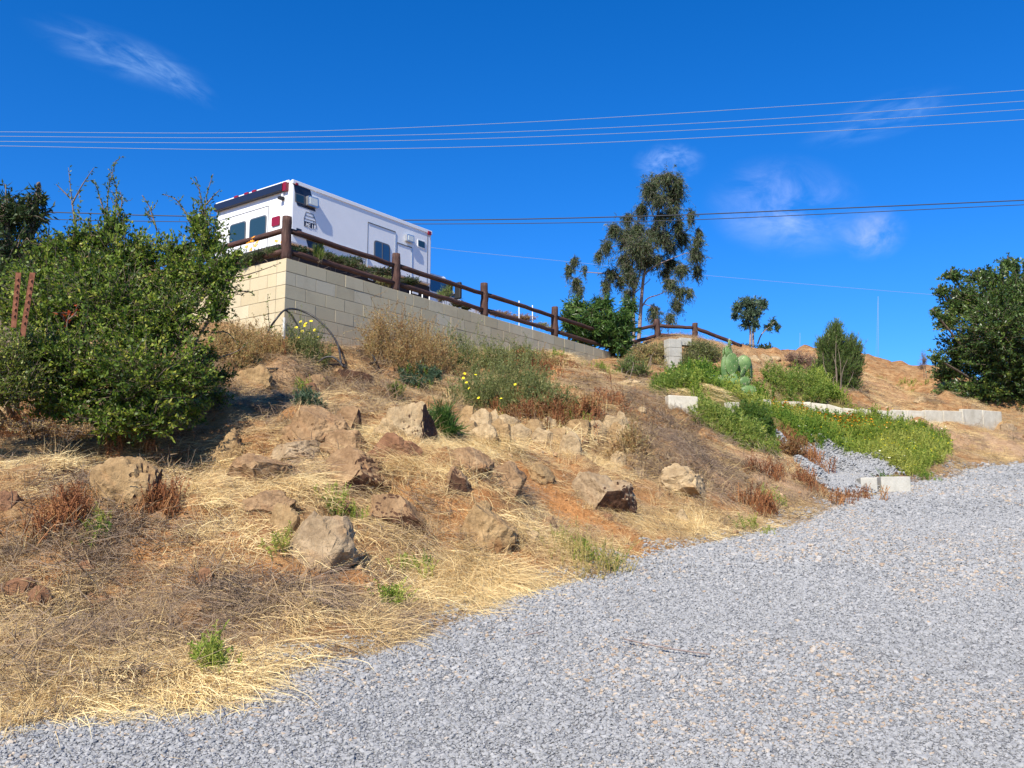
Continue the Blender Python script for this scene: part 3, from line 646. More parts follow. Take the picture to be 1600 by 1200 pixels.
# small scattered greens and rusty weeds on the slope
def patchy(name, blist, protos, tmean, label, cat, scale=(.5, 1.1), dens=40, tsd=.1):
    P = []
    for (px, py, rpx, cnt) in blist:
        if name == 'green_weeds': cnt = max(3, int(cnt*.5))
        g = G(px, py); r = rpx*g.y/F
        q = rng.normal(0, .5, (cnt, 2))*r; P.append(np.stack([g.x+q[:,0], g.y+q[:,1]*1.2], -1))
    P = np.concatenate(P); x, y = P[:,0], P[:,1]
    s_ = (x-WC.x)*WD.x + (y-WC.y)*WD.y; nn = -((x-WC.x)*WN.x + (y-WC.y)*WN.y); k = ~((s_ > -.1) & (nn > -.1) & (s_ < WALL_LEN)); x, y = x[k], y[k]; n = len(x)
    s = rng.uniform(*scale, n)
    scatter(name, np.stack([x, y, H(x, y)-.01], -1), np.stack([rng.normal(0,.15,n), rng.normal(0,.15,n), rng.uniform(0,6.28,n)], -1), np.stack([s,s,s], -1),
            rng.integers(0, len(protos), n), np.clip(tmean+rng.normal(0, tsd, n), 0, 1), protos, label, cat)
rust = [(weedmats(weed(240+k, .26, 10, 14, .028, .006, .12), M_RUST), M_RUST) for k in range(4)]
patchy('rusty_weeds', [(840,640,60,70),(800,630,40,30),(900,650,50,60),(1240,700,25,40),(1270,725,25,30),(1262,760,20,14),(1190,800,30,25),(1310,790,30,10),(100,825,35,40),(250,800,30,20),(870,575,60,40),(800,565,40,30),(1345,785,25,8),(960,640,30,20),(1200,745,30,15),(50,670,60,50),(430,560,30,25),(230,690,60,30)],
       rust, .55, 'rusty red brown dead weeds in low clumps', 'weeds', (.4, 1.0), tsd=.2)
small_g = [(weedmats(weed(250+k, .22, 8, 16, .035, .006, .13), M_GREEN), M_GREEN) for k in range(4)]
patchy('green_weeds', [(480,620,28,30),(655,590,30,40),(617,615,12,14),(1050,600,40,60),(920,880,50,16),(900,855,50,10),(440,860,14,10),(525,800,20,20),(615,950,14,16),(330,1045,22,26),(770,545,40,50),(820,555,40,50),(700,550,40,40),
        (740,545,30,40),(1440,745,30,40),(1400,762,30,20),(1350,700,30,20),(150,835,25,14),(1420,610,25,30),(320,600,30,40),(660,905,30,10),(1200,780,40,12),(1180,830,30,14),(950,585,30,40),(860,560,30,30),(880,650,50,40)],
       small_g, .8, 'sparse small green weeds growing through the dry slope', 'weeds', (.35, .95), tsd=.2)

# ------------------------------------------------------------------ block retaining wall
def wpos(s, n, z): return Vector((WC.x, WC.y, 0)) + WD*s - WN*n + Vector((0, 0, z))      # n behind the long face
wall = empty('retaining_wall', (WC.x, WC.y, 2.3), 'tan concrete block retaining wall stepping back from its corner below the log fence', 'wall')
Mw = Matrix(((WD.x, -WN.x, 0, WC.x), (WD.y, -WN.y, 0, WC.y), (0, 0, 1, 0), (0, 0, 0, 1)))
rw = random.Random(3); TH_ = .2
for face in (0, 1):
    mb = MB(); mo = MB(); L = WALL_LEN if face == 0 else 7.2
    for k in range(9):
        z1 = WTOP - .2*k; z0 = z1 - .193; a = (0 if (k+face) % 2 == 0 else .2); edges_ = [0] if a == 0 else [0, .2]
        s = a
        while s < L: s += .4; edges_.append(min(s, L))
        if face == 1: edges_ = [e for e in edges_ if e >= .2]; edges_ = edges_ if edges_[0] == .2 else [.2]+edges_
        for e0, e1 in zip(edges_[:-1], edges_[1:]):
            if e1-e0 < .05: continue
            o = rw.uniform(-.0025, .0025)
            lo, hi = ((e0+.0035, o, z0), (e1-.0035, TH_+o, z1)) if face == 0 else ((o, e0+.0035, z0), (TH_+o, e1-.0035, z1))
            mb.box(lo, hi, Mw, rw.random())
    zb = WTOP - 1.8
    if face == 0: mo.box((.01, .007, zb), (L-.01, TH_-.007, WTOP-.006), Mw)
    else: mo.box((.007, TH_+.001, zb), (TH_-.007, L, WTOP-.006), Mw)
    mb.build('long_face' if face == 0 else 'short_face', M_BLOCK, wall, bev=.004)
    mo.build('mortar', M_MORTAR, wall)
# low pillar of the second wall where the fence turns
pb = G(1052, 572); 
pil = empty('block_pillar', pb, 'short pale block pillar between the shrubs under the second fence run', 'pillar')
mb = MB(); rz = Matrix.Translation(pb) @ Matrix.Rotation(R(20), 4, 'Z') @ Matrix.Diagonal((.8, .8, 1, 1))
zt = pt(1052, 531, pb.y).z - pb.z
kk = int(zt/.2)+2
for k in range(kk): mb.box((-.2, -.15, zt-.2*(k+1)+.005), (.2, .15, zt-.2*k), rz, rw.random())
mb.build('blocks', M_CONCG, pil, bev=.006)
mb = MB().box((.2, -.1, zt-.12), (.55, .12, zt+.05), rz); mb.build('cap_block', M_CONCG, pil, bev=.006)

# ------------------------------------------------------------------ log fence
fence = empty('log_fence', (WC.x, WC.y, WTOP), 'dark stained two rail log fence running along the block wall', 'fence')
def log(a, b, r0, r1, seed, name, wob=.012, n=14, seg=9):
    a, b = Vector(a), Vector(b); d = (b-a); L = d.length; q = d.to_track_quat('Z', 'Y').to_matrix().to_4x4()
    rr = random.Random(seed); mb = MB(); vs = []; fs = []
    for i in range(seg+1):
        t = i/seg; r = r0*(1-t)+r1*t; r *= 1 + rr.uniform(-.04, .04); ox, oy = rr.gauss(0, wob*.3), rr.gauss(0, wob*.3)
        if i in (0, seg): r *= .93
        for k in range(n):
            an = 2*math.pi*k/n; v = Vector((math.cos(an)*r*(1+.03*math.sin(3*an+seed)) + ox, math.sin(an)*r + oy, t*L + (0 if 0 < i < seg else (.0))))
            vs.append(v)
    for i in range(seg):
        for k in range(n): k2 = (k+1) % n; fs.append((i*n+k, i*n+k2, (i+1)*n+k2, (i+1)*n+k))
    fs += [tuple(range(n))[::-1], tuple(seg*n+k for k in range(n))]
    me = bpy.data.meshes.new(name); me.from_pydata(vs, [], fs)
    o = bpy.data.objects.new(name, me); C.objects.link(o); me.materials.append(M_LOG); me.polygons.foreach_set('use_smooth', [True]*(len(fs)-2)+[False]*2)
    o.parent = fence; o.matrix_parent_inverse = Matrix.Translation(fence.location).inverted(); o.matrix_basis = Matrix.Translation(a) @ q
    return o
SP = 2.46
posts = [wpos(.0+SP*k, .1, WTOP) for k in range(5)]
posts[0] = wpos(.07, .09, WTOP)
hh = [.66, .66, .66, .66, .66]
p6 = pt(1027, 529, 22.2); p7 = pt(1086, 531, 22.6); ZT6 = pt(1027, 499, 22.2).z - p6.z; ZT7 = pt(1086, 505, 22.6).z - p7.z
posts += [p6, p7]; hh += [ZT6, ZT7]
lp = wpos(.1, 2.46, WTOP); posts_left = [lp, wpos(.1, 4.9, WTOP)]
for i, (p, h_) in enumerate(zip(posts+posts_left, hh+[.66, .66])): log(p - Vector((0,0,.35 if i > 4 else .012)), p + Vector((0,0,h_)), .078, .072, i+5, 'post', .02)
def rails(a, b, za, zb, seed):
    d = (b-a).normalized(); off = Vector((0,0,0))
    for k, (u, v) in enumerate(zip(za, zb)):
        log(a + Vector((0,0,u)) + d*.03, b + Vector((0,0,v)) - d*.03, .046, .040, seed*3+k, 'rail', .012)
for i in range(3): rails(posts[i], posts[i+1], (.14, .46), (.14, .45), 20+i)
rails(posts[3], posts[4], (.14, .45), (.14, .45), 24)
rails(posts[4], p6, (.14, .45), (.08, ZT6-.14), 26)
rails(p6, p7, (.10, ZT6-.16), (.0, ZT7-.12), 28)
e8 = pt(1158, 540, 23.2); log(p7 + Vector((.03,0,ZT7-.13)), e8, .05, .045, 91, 'rail')
rails(posts[0], lp, (.14, .46), (.14, .46), 30); rails(lp, posts_left[1], (.14, .46), (.14, .46), 32)

# ------------------------------------------------------------------ box truck
D0 = 21.0
P0 = pt(457, 281, D0); a_ = (1875-CX)/F/(cT + (210/F)*sT)
A1 = Vector((a_, 1, 0)).normalized(); A2 = Vector((-A1.y, A1.x, 0)); AN = Vector((A1.y, -A1.x, 0))     # A1 along the side, A2 across the rear; outward: side AN, rear -A1
truck = empty('box_truck', (P0.x, P0.y, P0.z-2.85), 'white box bodied truck parked above the block wall behind the log fence', 'truck')
def on_side(px, py):
    a, b = ray(px, py); # P0.xy + A1 s = Y*(a,1)
    M = np.array([[A1.x, -a], [A1.y, -1]]); s, Y = np.linalg.solve(M, [-P0.x, -P0.y]); return s, b*Y - P0.z
def on_rear(px, py):
    a, b = ray(px, py); M = np.array([[A2.x, -a], [A2.y, -1]]); s, Y = np.linalg.solve(M, [-P0.x, -P0.y]); return s, b*Y - P0.z
def SP3(s, z, o=0.): return P0 + A1*s + Vector((0,0,z)) + AN*o
def RP3(s, z, o=0.): return P0 + A2*s + Vector((0,0,z)) - A1*o
BL = on_side(674, 400)[0]; BW = max(2.35, on_rear(338, 330)[0]+.0); ZB = on_side(463, 382)[1]
def rounded(pts, r=.06, n=4):
    out = []; m = len(pts)
    for i in range(m):
        p, a, b = Vector(pts[i]), Vector(pts[i-1]), Vector(pts[(i+1) % m]); u = (a-p).normalized(); v = (b-p).normalized()
        for k in range(n+1):
            t = k/n; out.append((p+u*r)*(1-t)**2 + p*2*t*(1-t) + (p+v*r)*t*t)
    return out
def on_face(name, m, kind, pp, thick, base=.003, rad=0, parent=None):
    f, g = (on_side, SP3) if kind == 's' else (on_rear, RP3)
    q = [Vector(f(*p)) for p in pp]
    if rad: q = rounded(q, rad)
    nrm = AN if kind == 's' else -A1
    return MB().prism([g(v[0], v[1], base) for v in q], nrm*thick).build(name, m, parent or truck)
def rect(kind, s0, s1, z0, z1, name, m, thick, base=.003, rad=0, parent=None):
    g = SP3 if kind == 's' else RP3; q = [Vector((s0,z0)), Vector((s1,z0)), Vector((s1,z1)), Vector((s0,z1))]
    if rad: q = rounded(q, rad)
    return MB().prism([g(v.x, v.y, base) for v in q], (AN if kind == 's' else -A1)*thick).build(name, m, parent or truck)
# body shell
Mt = Matrix(((A1.x, A2.x, 0, P0.x), (A1.y, A2.y, 0, P0.y), (0, 0, 1, P0.z), (0, 0, 0, 1)))
MB().box((0, 0, ZB), (BL, BW, 0), Mt).build('body', M_PAINT, truck, bev=.045)
# roof edge caps, proud of the faces
MB().box((.0, -.022, -.085), (BL, .05, .012), Mt).build('roof_trim', M_TRIM, truck, bev=.01)
MB().box((-.03, .10, -.05), (.05, BW, .02), Mt).build('rear_roof_trim', M_TRIM, truck, bev=.01)
MB().box((-.055, .0, -.35), (.0, .0, 0), Mt) 
s0 = on_rear(437, 297)
MB().box((-.12, .24, -.235), (-.004, BW-.05, -.055), Mt).build('rear_visor', M_NAVY, truck, bev=.01)
rect('r', .12, .25, -.25, -.04, 'marker_lamp', M_RED, .09, .003, .02)
for px, py in ((388, 300.5), (400, 296.5), (372, 305)):
    s, z = on_rear(px, py); rect('r', s-.07, s+.07, -.055, .018, 'marker_lamp', M_RED, .07, .0)
# rear doors
sd0 = on_rear(420, 322); sd1 = on_rear(356, 340)
zt_ = sd0[1]; 
for nm, (a, b, c, d) in {'door_seam': (sd0[0]-.008, sd0[0]+.008, ZB+.02, zt_)}.items(): rect('r', a, b, c, d, nm, M_SEAM, .004)
rect('r', sd0[0], sd1[0]+.3, zt_, zt_+.014, 'door_seam', M_SEAM, .005)
wz = [on_rear(417, 337), on_rear(391, 372)]
w0 = on_rear(417, 340)[0]; w1 = on_rear(391, 340)[0]; wt = on_rear(404, 339)[1]; wb = on_rear(404, 371)[1]
for k in (0, 1):
    o = (w1-w0)*1.22*k
    fr = rect('r', w0+o, w1+o, wb, wt, 'window', M_SEAM, .014, .003, .09); rect('r', w0+.03+o, w1-.03+o, wb+.03, wt-.03, 'pane', M_GLASS, .004, .018, .07, parent=fr)
t0 = on_rear(438, 345)[0]; t1 = on_rear(426, 345)[0]; tt = on_rear(432, 339)[1]; tb = on_rear(432, 353)[1]
rect('r', t0, t1, tb, tt, 'tail_lamp', M_RED, .03, .003, .03)
s, z = on_rear(443, 310); MB().box((-.14, s-.05, z-.05), (-.005, s+.05, z+.02), Mt).build('rear_camera', M_BLACK, truck, bev=.01)
MB().box((-.05, s-.03, z+.02), (-.004, s+.03, z+.12), Mt).build('camera_bracket', M_TRIM, truck)
rect('r', .3, BW, ZB-.10, ZB-.004, 'rear_bumper', M_UNDER, .12, -.02)
# side graphics and fittings
gp_ = on_face('black_graphic', M_NAVY, 's', [(458.5,287),(484,294.5),(493,331),(464.5,321)], .003)
sw = on_face('window', M_SEAM, 's', [(460.5,301),(475.5,306),(475.5,320.5),(460.5,315)], .012, .006, .03)
on_face('pane', M_GLASS, 's', [(462,303),(474,307),(474,318.5),(462,314)], .003, .019, .02, parent=sw)
sl = on_face('scene_light', M_CHROME, 's', [(477.5,306.5),(493.5,311.5),(493.5,327),(477.5,321.5)], .10, .006, .03)
on_face('lens', M_LENS, 's', [(479.5,309),(491.5,313),(491.5,324),(479.5,320)], .01, .107, .02, parent=sl)
rect('s', *(on_side(461,288)[0], on_side(464.5,288)[0]), -.1, -.05, 'marker_lamp', M_RED, .02, .023)
on_face('lower_graphic', M_NAVY, 's', [(475.5,364.5),(502,373),(507.5,394),(481.5,386.5)], .003)
on_face('lower_graphic', M_NAVY, 's', [(463,356),(471,358.5),(471,363.5),(463,361)], .003)
# the line drawing of a wire outline over a dark plate
ln = MB()
def sline(a, b, w=.012):
    p, q = Vector(on_side(*a)), Vector(on_side(*b)); d = (q-p).normalized(); n_ = Vector((-d.y, d.x))*w/2
    ln.prism([SP3(*v, .003) for v in (p-n_, q-n_, q+n_, p+n_)], AN*.003)
for a, b in [((478,331),(489,335)),((478,331),(475,341)),((489,335),(493,345)),((475,341),(493,346.5)),((476.5,336),(491,340.5)),((475,341),(475,345)),((493,346),(494.5,357)),((490,346),(491,357)),((491,350),(494,350.5))]: sline(a, b)
ln.build('line_graphic', M_NAVY, truck)
pl = on_face('name_plate', M_NAVY, 's', [(475,345),(490,349.5),(490,357.5),(475,353.5)], .004)
lt = MB()
def letter(mb, strokes, ox, oz, w, h, th=.013):
    for (x0, y0, x1, y1) in strokes:
        p, q = Vector((ox+x0*w, oz+y0*h)), Vector((ox+x1*w, oz+y1*h)); d = (q-p).normalized(); n_ = Vector((-d.y, d.x))*th/2
        mb.prism([SP3(*v, .008) for v in (p-n_, q-n_, q+n_, p+n_)], AN*.003)
LET = {'M': [(0,0,0,1),(0,1,.5,.4),(.5,.4,1,1),(1,1,1,0)], 'E': [(0,0,0,1),(0,1,1,1),(0,.5,.8,.5),(0,0,1,0)], 'I': [(.5,0,.5,1)], 'K': [(0,0,0,1),(0,.5,1,1),(0,.5,1,0)]}
so, zo = on_side(476.5, 352.5)
for k, ch in enumerate('MEIK'): letter(lt, LET[ch], so+.03+k*.085, zo-.02-.0*k, .055, .10)
lt.build('plate_lettering', M_TRIM, pl)
# lower double trim rail
zr = on_side(478, 364)[1]
rect('s', .06, on_side(574,400)[0]-.02, zr-.16, zr-.14, 'rub_rail', M_CHROME, .03); rect('s', .06, on_side(574,400)[0]-.02, zr-.045, zr-.03, 'rub_rail', M_CHROME, .02)
# doors
def door(l, t, r_, nm):
    a = on_side(*l); b = on_side(*r_); zt = (a[1]+b[1])/2
    w = .012
    rect('s', a[0]-w/2, a[0]+w/2, ZB+.05, zt, nm, M_SEAM, .003); rect('s', b[0]-w, b[0]+w, ZB+.03, zt, nm, M_CHROME, .012)
    rect('s', a[0], b[0]-w, zt, zt+.02, nm, M_SEAM, .012)
door((575,347.5), 0, (618,363.4), 'door_frame'); door((620.5,380), 0, (643.7,387.5), 'compartment_frame')
sf = on_face('window', M_SEAM, 's', [(584,374.5),(609,383),(609,413),(584,404)], .014, .003, .10)
on_face('pane', M_BGLASS, 's', [(585.7,377),(607.3,384.7),(607.3,410.5),(585.7,402.5)], .003, .018, .08, parent=sf)
on_face('window_bar', M_SEAM, 's', [(596,379.5),(597.2,380),(597.2,408),(596,407.5)], .008, .019, parent=sf)
hn = on_side(571.5, 400); MB().box((hn[0], -.06, hn[1]-.30), (hn[0]+.025, -.01, hn[1]+.05), Mt).build('grab_handle', M_CHROME, truck, bev=.008)
sl2 = on_face('scene_light', M_CHROME, 's', [(632.5,366),(643.5,369.5),(643.5,381),(632.5,377)], .09, .003, .03); on_face('lens', M_LENS, 's', [(634,368.3),(642,371),(642,379),(634,376)], .01, .094, .02, parent=sl2)
wf = on_face('window', M_TRIM, 's', [(652,373.5),(664,377.5),(664,390),(652,385.5)], .012, .003, .03); on_face('pane', M_GLASS, 's', [(653,375),(663,378.6),(663,388.3),(653,384.3)], .003, .016, .02, parent=wf)
s5 = on_side(668, 380)[0]; rect('s', s5-.008, s5+.008, ZB+.02, -.16, 'panel_seam', M_SEAM, .003)
s6 = on_side(670, 367)[0]; rect('s', s6-.07, s6+.05, -.13, -.03, 'marker_lamp', M_RED, .03, .023)
st = on_face('maker_lettering', M_SEAM, 's', [(557,405.2),(567.5,408.4),(567.5,411.6),(557,408.4)], .003)
# cab
cl0 = BL
zc1 = on_side(676, 424)[1]; zc0 = ZB-.75
def cabpt(s, y, z): return P0 + A1*s + A2*y + Vector((0,0,z))
prof = [(cl0+.02, zc0), (cl0+.02, zc1), (cl0+.75, zc1+.02), (cl0+1.35, zc1-.5), (cl0+2.5, zc1-.68), (cl0+2.6, zc0)]
cab = MB(); cab.prism([cabpt(s, .12, z) for s, z in prof], A2*(BW-.24)); cabo = cab.build('cab', M_PAINT, truck, bev=.05)
ws = [(cl0+.10, zc1-.52), (cl0+.10, zc1-.06), (cl0+.72, zc1-.06), (cl0+1.2, zc1-.52)]
MB().prism([cabpt(s, .118, z) for s, z in rounded([Vector(q) for q in ws], .06)], -A2*.01).build('window', M_BGLASS, cabo)
MB().prism([cabpt(cl0+.80, .2, zc1-.04), cabpt(cl0+1.33, .2, zc1-.46), cabpt(cl0+1.33, BW-.2, zc1-.46), cabpt(cl0+.80, BW-.2, zc1-.04)], Vector((0,0,.03))+A1*.02).build('windscreen', M_GLASS, cabo)
mr = MB().box((cl0+1.0, -.22, zc1-.62), (cl0+1.10, .0, zc1-.12), Mt).build('wing_mirror', M_BLACK, truck, bev=.04)
MB().box((cl0+1.0, -.0, zc1-.5), (cl0+1.05, .14, zc1-.45), Mt).build('mirror_arm', M_BLACK, mr)
# chassis, wheels, steps, small plate
MB().box((.15, .12, ZB-.55), (BL+.1, BW-.12, ZB-.004), Mt).build('chassis', M_UNDER, truck)
gz = P0.z-2.85
for s_ in (1.2, BL+1.75):
    for y_ in (.16, BW-.44):
        wz_ = -2.85+.46; c = cabpt(s_, y_, wz_); ww = MB()
        ring = [c + A1*(math.cos(2*math.pi*k/24)*.46) + Vector((0,0,math.sin(2*math.pi*k/24)*.46)) for k in range(24)]
        wh = ww.prism(ring, A2*.28).build('wheel', M_BLACK, truck, bev=.03)
        y2 = y_-.006 if y_ < 1 else y_+.286-.01; rim = [cabpt(s_, y2, wz_) + A1*(math.cos(2*math.pi*k/20)*.25) + Vector((0,0,math.sin(2*math.pi*k/20)*.25)) for k in range(20)]
        MB().prism(rim, A2*.016).build('rim', M_CHROME, wh)
def plate(px, py, w, h):
    s, z = on_side(px, py); return rect('s', s-w/2, s+w/2, z-h/2, z+h/2, 'placard', M_TRIM, .01, -.08)
plate(652, 454, .24, .17); plate(582.5, 432.5, .18, .15)

# ------------------------------------------------------------------ rocks
def boulder(px, py, w, h, kind, seed, label, cuts=5, cat='rock', name='boulder', tall=1., deep=.8, rough=.13, yaw=None, dark=None, group=None, sub=4):
    g = G(px, py + h*.42); Y = g.y; W_ = w*Y/F*.60; Hh = h*Y/F*.70/.9*tall
    r = random.Random(seed); bm = bmesh.new(); bmesh.ops.create_icosphere(bm, subdivisions=sub, radius=1)
    pl = []
    for _ in range(cuts+1):
        nrm = Vector((r.gauss(0,1), r.gauss(-.4,.9), r.gauss(.2,.8))).normalized(); pl.append((nrm, r.uniform(.58, .88)))
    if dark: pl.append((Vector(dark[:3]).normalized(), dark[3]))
    sd = Vector((seed*3.7, seed*1.3, 0))
    for v in bm.verts:
        d = v.co.copy(); v.co *= 1 + mnoise.fractal(d*1.1+sd, .9, 2.0, 4)*.30
        for nrm, k in pl:
            q = v.co.dot(nrm) + mnoise.noise(d*3+sd)*.035
            if q > k: v.co -= nrm*(q-k)
        cr = abs(mnoise.noise(d*1.9+sd*1.7)); cr2 = abs(mnoise.noise(d*4.3+sd*.7))
        v.co *= 1 + mnoise.fractal(d*7+sd, .7, 2.3, 5)*rough*.32 - max(0, .07-cr)*.9 - max(0, .05-cr2)*.7
        v.co.x *= W_; v.co.y *= W_*deep; v.co.z *= Hh
    me = bpy.data.meshes.new(name); 
    bm.normal_update()
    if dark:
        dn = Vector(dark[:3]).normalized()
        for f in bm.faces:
            if f.normal.dot(dn) > .72: f.material_index = 1  # faces turned this way get the painted shade
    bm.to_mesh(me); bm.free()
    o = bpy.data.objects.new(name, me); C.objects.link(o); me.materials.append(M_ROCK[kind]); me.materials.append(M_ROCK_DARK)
    me.polygons.foreach_set('use_smooth', [True]*len(me.polygons))
    if bpy.app.version >= (4, 1): me.set_sharp_from_angle(angle=R(30))
    o.location = (g.x, g.y + W_*deep*.45, 0); zc = pt(px, py, o.location.y).z; o.location.z = zc - Hh*.33
    o.rotation_euler = (0, 0, yaw if yaw is not None else r.uniform(-.3, .3))
    return tag(o, label, cat, group)
bl = [
 (492,668,88,62,'tan',1,'large rounded tan boulder at the upper left of the boulder group below the wall corner',4,None),
 (546,662,50,62,'tan',2,'upright tan boulder wedged right beside the large rounded one',5,(1,.1,.1,.55)),
 (537,692,62,46,'tan',3,'squat tan boulder just below the two upper left boulders',4,None),
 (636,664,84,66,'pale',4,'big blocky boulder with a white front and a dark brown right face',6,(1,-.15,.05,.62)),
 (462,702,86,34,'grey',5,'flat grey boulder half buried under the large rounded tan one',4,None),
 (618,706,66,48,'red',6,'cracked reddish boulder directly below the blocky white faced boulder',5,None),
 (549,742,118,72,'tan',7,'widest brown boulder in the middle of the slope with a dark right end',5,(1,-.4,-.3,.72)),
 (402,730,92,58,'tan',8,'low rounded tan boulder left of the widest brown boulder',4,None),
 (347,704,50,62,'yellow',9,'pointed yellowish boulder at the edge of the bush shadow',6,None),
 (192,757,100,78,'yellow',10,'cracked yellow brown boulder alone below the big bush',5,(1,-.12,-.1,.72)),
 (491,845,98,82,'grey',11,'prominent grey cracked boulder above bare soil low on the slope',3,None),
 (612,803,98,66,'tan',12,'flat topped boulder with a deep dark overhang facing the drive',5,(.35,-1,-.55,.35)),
 (712,758,42,50,'tan',13,'small pointed rock with a dark triangular broken face',6,(.1,-1,-.25,.3)),
 (757,822,86,76,'yellow',14,'crumbling orange rock outcrop beside bare orange soil',3,None),
 (845,737,38,28,'yellow',15,'little pale orange rock on the bare soil above the outcrop',4,None),
 (943,772,88,60,'grey',16,'pale grey green boulder on bare orange soil nearest the gravel edge',5,(.6,-.8,-.6,.55)),
 (1066,752,82,44,'pale',17,'low sandy ledge rock among standing dry grass at the right of the slope',4,None),
 (396,591,54,32,'yellow',18,'smooth yellow rock near the top of the slope left of the hose',3,None),
 (546,588,58,34,'tan',19,'brown ledge rock under the hose loop',5,(.7,-.8,.1,.5)),
 (62,935,38,46,'red',20,'red fractured rock at the left edge of the slope',6,None),
 (18,915,46,30,'red',21,'dark red rock cut by the left edge of the photo',6,None),
 (165,938,64,30,'red',22,'wide rusty red rock low on the left slope',6,(.5,-.9,-.2,.4)),
 (138,944,24,34,'red',23,'small upright red rock left of the wide rusty rock',6,None),
 (318,905,24,34,'red',24,'orange red rock poking through grey litter',5,None),
 (132,885,26,18,'red',25,'tiny red brown rock above the wide rusty rock',5,None),
 (420,782,66,30,'tan',26,'low dirt covered rock above the prominent grey boulder',3,None),
 (440,812,44,44,'yellow',27,'earth coloured rock touching the left side of the grey cracked boulder',4,None),
 (790,748,60,50,'tan',28,'buried brown rock right of the small pointed rock',4,None),
 (730,717,70,34,'tan',29,'low straw covered rock above the small pointed rock',4,None),
 (985,597,40,14,'pale',30,'flat pale rock on the slope crest near the wall end',4,None),
 (826,855,26,12,'red',31,'small rust coloured clod above the gravel edge',4,None),
 (4,782,40,34,'red',32,'dark rock at the left picture edge in the shade',5,None),
 (1003,640,12,9,'pale',33,'tiny white stone on the grey straw bank',3,None),
 (1440,625,16,10,'pale',34,'pale stone on the brown bank above the low white edging',3,None),
 (1578,668,22,12,'grey',35,'grey stone under the dark tree at the end of the low white edging',4,None),
]
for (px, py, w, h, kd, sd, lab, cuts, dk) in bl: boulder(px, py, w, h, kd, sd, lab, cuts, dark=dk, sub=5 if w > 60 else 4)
rs_ = random.Random(77); used_l = set(); big_ = [(q[0], q[1], q[6]) for q in bl if q[2] > 38]; tones = {'tan':'light brown','yellow':'yellowish','red':'rusty red','pale':'pale'}
for k in range(90):
    cxp, cyp, sx, sy = rs_.choice([(560,740,170,70),(450,780,140,60),(700,780,90,60),(130,900,130,60),(620,690,110,40),(950,720,110,40),(330,720,60,40),(1060,770,60,30),(900,820,80,30),(500,600,120,25),(200,800,110,50)])
    px, py = rs_.gauss(cxp, sx*.5), rs_.gauss(cyp, sy*.5); w_ = rs_.choice([14, 17, 21, 26, 32, 38]); kd = rs_.choice(['tan','tan','yellow','red','pale'])
    n_ = min(big_, key=lambda q: math.hypot(q[0]-px, q[1]-py)); dx, dy = px-n_[0], py-n_[1]; side = ('right of' if dx > 0 else 'left of') if abs(dx) > abs(dy) else ('below' if dy > 0 else 'above')
    lab = 'small %s stone just %s the %s' % (tones[kd], side, ' '.join(n_[2].split()[:9])); key = (side, kd, n_[2]); lab = ' '.join(lab.split()[:16])
    while lab.split()[-1] in ('the', 'a', 'of', 'with', 'and', 'at', 'in', 'on', 'under', 'beside', 'below', 'left', 'right', 'directly', 'just', 'upper', 'dark', 'wide', 'face', 'its'): lab = ' '.join(lab.split()[:-1])
    if px < 5 or lab in used_l or math.hypot(dx, dy) < 24 or len(used_l) >= 44: continue
    used_l.add(lab)
    boulder(px, py, w_, w_*rs_.uniform(.6, .9), kd, 400+k, lab, 5, name='stone', group='small half buried stones strewn over the slope', sub=3)
row = [(727,650,20,20),(751,656,24,22),(769,657,14,22),(733,668,22,16),(757,676,30,20),(795,661,26,16),(832,668,26,16),(812,676,20,16),(859,664,18,14),(872,680,22,20),(890,694,24,24),
       (885,676,16,16),(907,668,26,22),(932,667,24,20),(925,680,14,22),(940,690,16,22),(961,659,20,22),(972,662,12,22),(964,678,16,24),(978,684,18,24),(846,682,20,16),(780,674,20,18)]
ords = 'first second third fourth fifth sixth seventh eighth ninth tenth eleventh twelfth thirteenth fourteenth fifteenth sixteenth seventeenth eighteenth nineteenth twentieth'.split() + ['twenty-first', 'twenty-second']
order = sorted(range(len(row)), key=lambda i: row[i][0])
for i, (px, py, w, h) in enumerate(row):
    boulder(px, py, w*1.6, h*1.6, 'pale' if i % 3 else 'yellow', 300+i, '%s pale stone from the left in the low row of stacked stones across the slope' % ords[order.index(i)], 7, name='stacked_stone', group='stones stacked in a low row across the slope', sub=3, rough=.09, deep=.7)
for i, (px, py, w, h, lab) in enumerate([(1181,560,18,11,'leftmost of three pale stones lined up on the far hill crest'),(1197,560,18,11,'middle one of three pale stones lined up on the far hill crest'),(1213,560,17,11,'rightmost of three pale stones lined up on the far hill crest')]):
    boulder(px, py, w, h, 'pale', 340+i, lab, 5, name='stone', group='pale stones lined up on the far hill', sub=3, rough=.05)

# ------------------------------------------------------------------ concrete blocks and edging
def slab(name, a, b, h, th, m, label, cat, tilt=0., sink=.08, parts=None, group=None):
    """block standing on the ground from plan point a to b"""
    a, b = Vector(a), Vector(b); d = Vector((b.x-a.x, b.y-a.y, 0)); L = d.length; d.normalize(); n_ = Vector((-d.y, d.x, 0))
    za, zb = a.z, b.z
    mb = MB(); vs = [a - Vector((0,0,sink)), b - Vector((0,0,sink)), b - Vector((0,0,sink)) + n_*th, a - Vector((0,0,sink)) + n_*th]
    vt = [a + Vector((0,0,h)), b + Vector((0,0,h)), b + Vector((0,0,h)) + n_*(th+tilt), a + Vector((0,0,h)) + n_*(th+tilt)]
    mb.add(vs+vt, [(0,3,2,1),(4,5,6,7),(0,1,5,4),(1,2,6,5),(2,3,7,6),(3,0,4,7)])
    o = mb.build(name, m, parts, bev=.012)
    return tag(o, label, cat, group) if parts is None else o
g = G(1045, 641); g2 = G(1089, 646); top = pt(1045, 617, g.y).z
